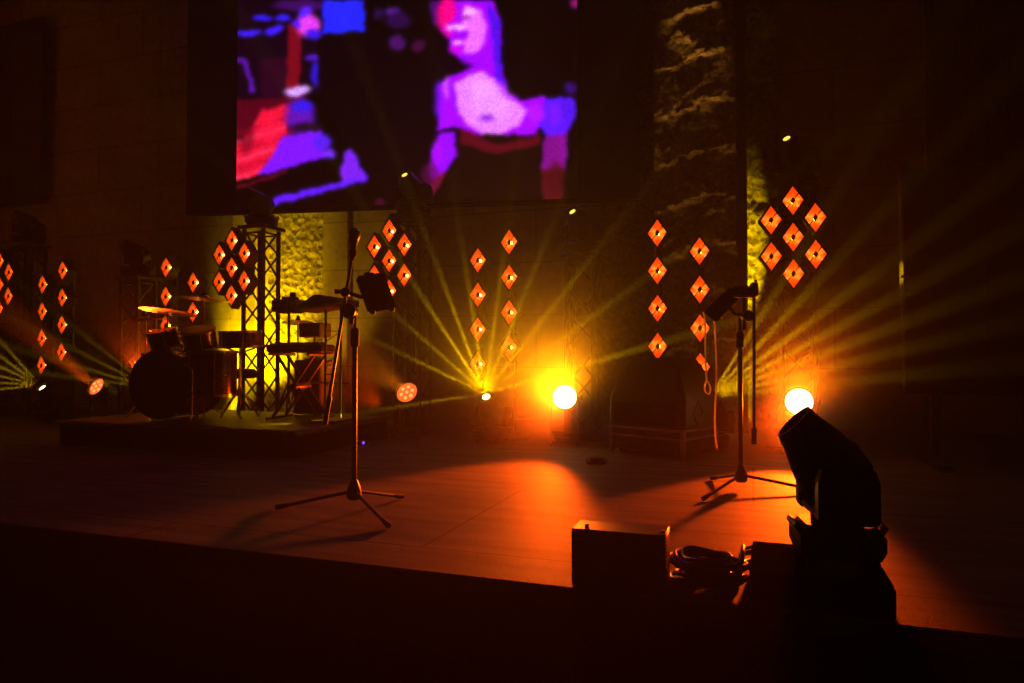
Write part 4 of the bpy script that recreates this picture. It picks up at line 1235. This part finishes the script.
rnd = random.Random(11)
def beams_from(src, angles, power, cone, ycomp=-0.25):
    """angles: directions in the picture plane (deg, 0=right, 90=up) of single beams"""
    for a, pw, yc in angles:
        r_ = math.radians(a)
        d = RIGHT*math.cos(r_) + Vector((0, 0, 1))*math.sin(r_) + Vector((-math.sin(YAW), math.cos(YAW), 0))*yc
        spot('beam', src + d.normalized()*0.02, d, YE, power*pw, cone, 0.8, 0.012)
beams_from(beam_src[2], [(122, 1.6, -.3), (110, 1.4, -.2), (98, 0.8, -.3), (138, 0.9, -.2), (153, 0.7, -.4), (188, 0.45, -.25), (82, 0.7, -.2), (68, 0.6, -.3), (52, 0.7, -.2), (36, 0.6, -.3), (17, 0.8, -.4)], 12000, 3.2)
beams_from(beam_src[3], [(64, 1, -.4), (54, 1.2, -.5), (45, 1.2, -.65), (36, 1.1, -.7), (28, 0.9, -.8), (20, 0.6, -.9), (11, 0.4, -.95)], 4500, 5)
beams_from(beam_src[0], [(132, 1, .0), (144, 1.2, .0), (155, 1.2, .0), (166, 1.2, -.1), (176, 1, -.1), (186, 1, -.2)], 9000, 5)
beams_from(beam_src[1], [(140, .6, -.1), (152, .8, -.1), (163, .8, -.1), (172, .6, -.1)], 7000, 5)

# wall washers (yellow) : niche by the third tower and beside the stone pillar
n1 = at_y(249, 409, 7.3)
spot('wash_niche', (n1.x-0.03, 7.0, 0.06), Vector((0.0, 0.75, 1)), (1.0, 0.62, 0.0), 1300, 70, 0.9, 0.05)
n1b = at_y(300, 409, 7.0)
spot('wash_keyboards', (n1b.x, 6.75, 0.05), Vector((0.0, 0.55, 1)), (1.0, 0.50, 0.01), 110, 60, 0.9, 0.05)
n2 = at_y(751, 409, 7.4)
spot('wash_pillar', (x_at(748, 7.22), 7.22, 0.06), Vector((0.0, 0.27, 1)), (1.0, 0.66, 0.0), 3200, 13, 1.0, 0.02)
# warm down-lights grazing the stone from the ceiling
p = at_y(690, 60, 6.9)
spot('down_stone', (p.x, 6.93, CEIL-0.1), Vector((0, 0.045, -1)), (1.0, 0.42, 0.05), 380, 20, 0.9, 0.03)
p = at_y(755, 20, 7.4)
spot('down_pillar', (p.x, 7.50, CEIL-0.1), Vector((-0.02, 0.06, -1)), (0.9, 0.7, 0.03), 10, 16, 0.9, 0.05)
# red side light on keyboards
p = at_y(345, 400, 5.4)
spot('red_side', (p.x+0.3, 5.5, 0.3), Vector((-0.5, -0.25, 0.5)), (1.0, 0.06, 0.0), 90, 90, 0.5, 0.05)
# red front light on cymbals
p = at_y(120, 300, 5.6)
spot('red_cymbals', (p.x, 5.8, 0.6), Vector((0.75, -0.6, 0.5)), (1.0, 0.08, 0.005), 220, 50, 0.5, 0.05)

# ------------------------------------------------------------------ haze in the hall + render look
wd = bpy.data.worlds.new('hall_air'); sc.world = wd; wd.use_nodes = True
nt = wd.node_tree
bg = nt.nodes['Background']; bg.inputs['Color'].default_value = (0.0, 0.0, 0.0, 1); bg.inputs['Strength'].default_value = 0
vsn = nt.nodes.new('ShaderNodeVolumeScatter')
vsn.inputs['Anisotropy'].default_value = 0.45
# the haze hangs low around the back of the stage and thins out upwards and towards the house
def mth(op, a, b_=None, c=None):
    n = nt.nodes.new('ShaderNodeMath'); n.operation = op
    for k, v in enumerate((a, b_, c)):
        if v is None: continue
        if isinstance(v, (int, float)): n.inputs[k].default_value = v
        else: nt.links.new(v, n.inputs[k])
    return n.outputs[0]
geo = nt.nodes.new('ShaderNodeNewGeometry'); sep = nt.nodes.new('ShaderNodeSeparateXYZ')
nt.links.new(geo.outputs['Position'], sep.inputs[0])
def smooth(v, a, b_):
    n = nt.nodes.new('ShaderNodeMapRange'); n.interpolation_type = 'SMOOTHSTEP'
    nt.links.new(v, n.inputs['Value'])
    n.inputs['From Min'].default_value = a; n.inputs['From Max'].default_value = b_
    return n.outputs['Result']
hz = mth('EXPONENT', mth('MULTIPLY', mth('MAXIMUM', sep.outputs['Z'], 0.0), -1.0/0.62))
depth = smooth(sep.outputs['Y'], 4.3, 6.1)
def puff(c, r, amt):
    d = nt.nodes.new('ShaderNodeVectorMath'); d.operation = 'DISTANCE'
    nt.links.new(geo.outputs['Position'], d.inputs[0]); d.inputs[1].default_value = c
    q = mth('DIVIDE', d.outputs['Value'], r)
    return mth('MULTIPLY', mth('EXPONENT', mth('MULTIPLY', mth('MULTIPLY', q, q), -1.0)), amt)
ce = at_y(535, 385, 5.75); cf = at_y(795, 400, 5.75); cc_ = at_y(375, 365, 6.0)
puffs = mth('ADD', puff(ce, 0.78, 0.22), mth('ADD', puff(cf, 0.62, 0.15), puff(cc_, 0.45, 0.10)))
low = mth('MULTIPLY', mth('MULTIPLY', hz, depth), 0.10)
dens = mth('ADD', mth('ADD', low, puffs), 0.0035)
nt.links.new(dens, vsn.inputs['Density'])
wd.cycles.volume_step_size = 1.0
vsn.inputs['Color'].default_value = (1, 1, 1, 1)
nt.links.new(vsn.outputs[0], nt.nodes['World Output'].inputs['Volume'])
sc.view_settings.view_transform = 'Standard'; sc.view_settings.look = 'None'
sc.view_settings.exposure = 0.0; sc.view_settings.gamma = 1.0; sc.view_settings.use_curve_mapping = False
cy = sc.cycles
cy.use_denoising = True; cy.volume_step_rate = 2.0
cy.use_light_tree = True
cy.max_bounces = 5; cy.diffuse_bounces = 3; cy.glossy_bounces = 3; cy.volume_bounces = 0
cy.sample_clamp_indirect = 3.0
cy.caustics_reflective = False; cy.caustics_refractive = False
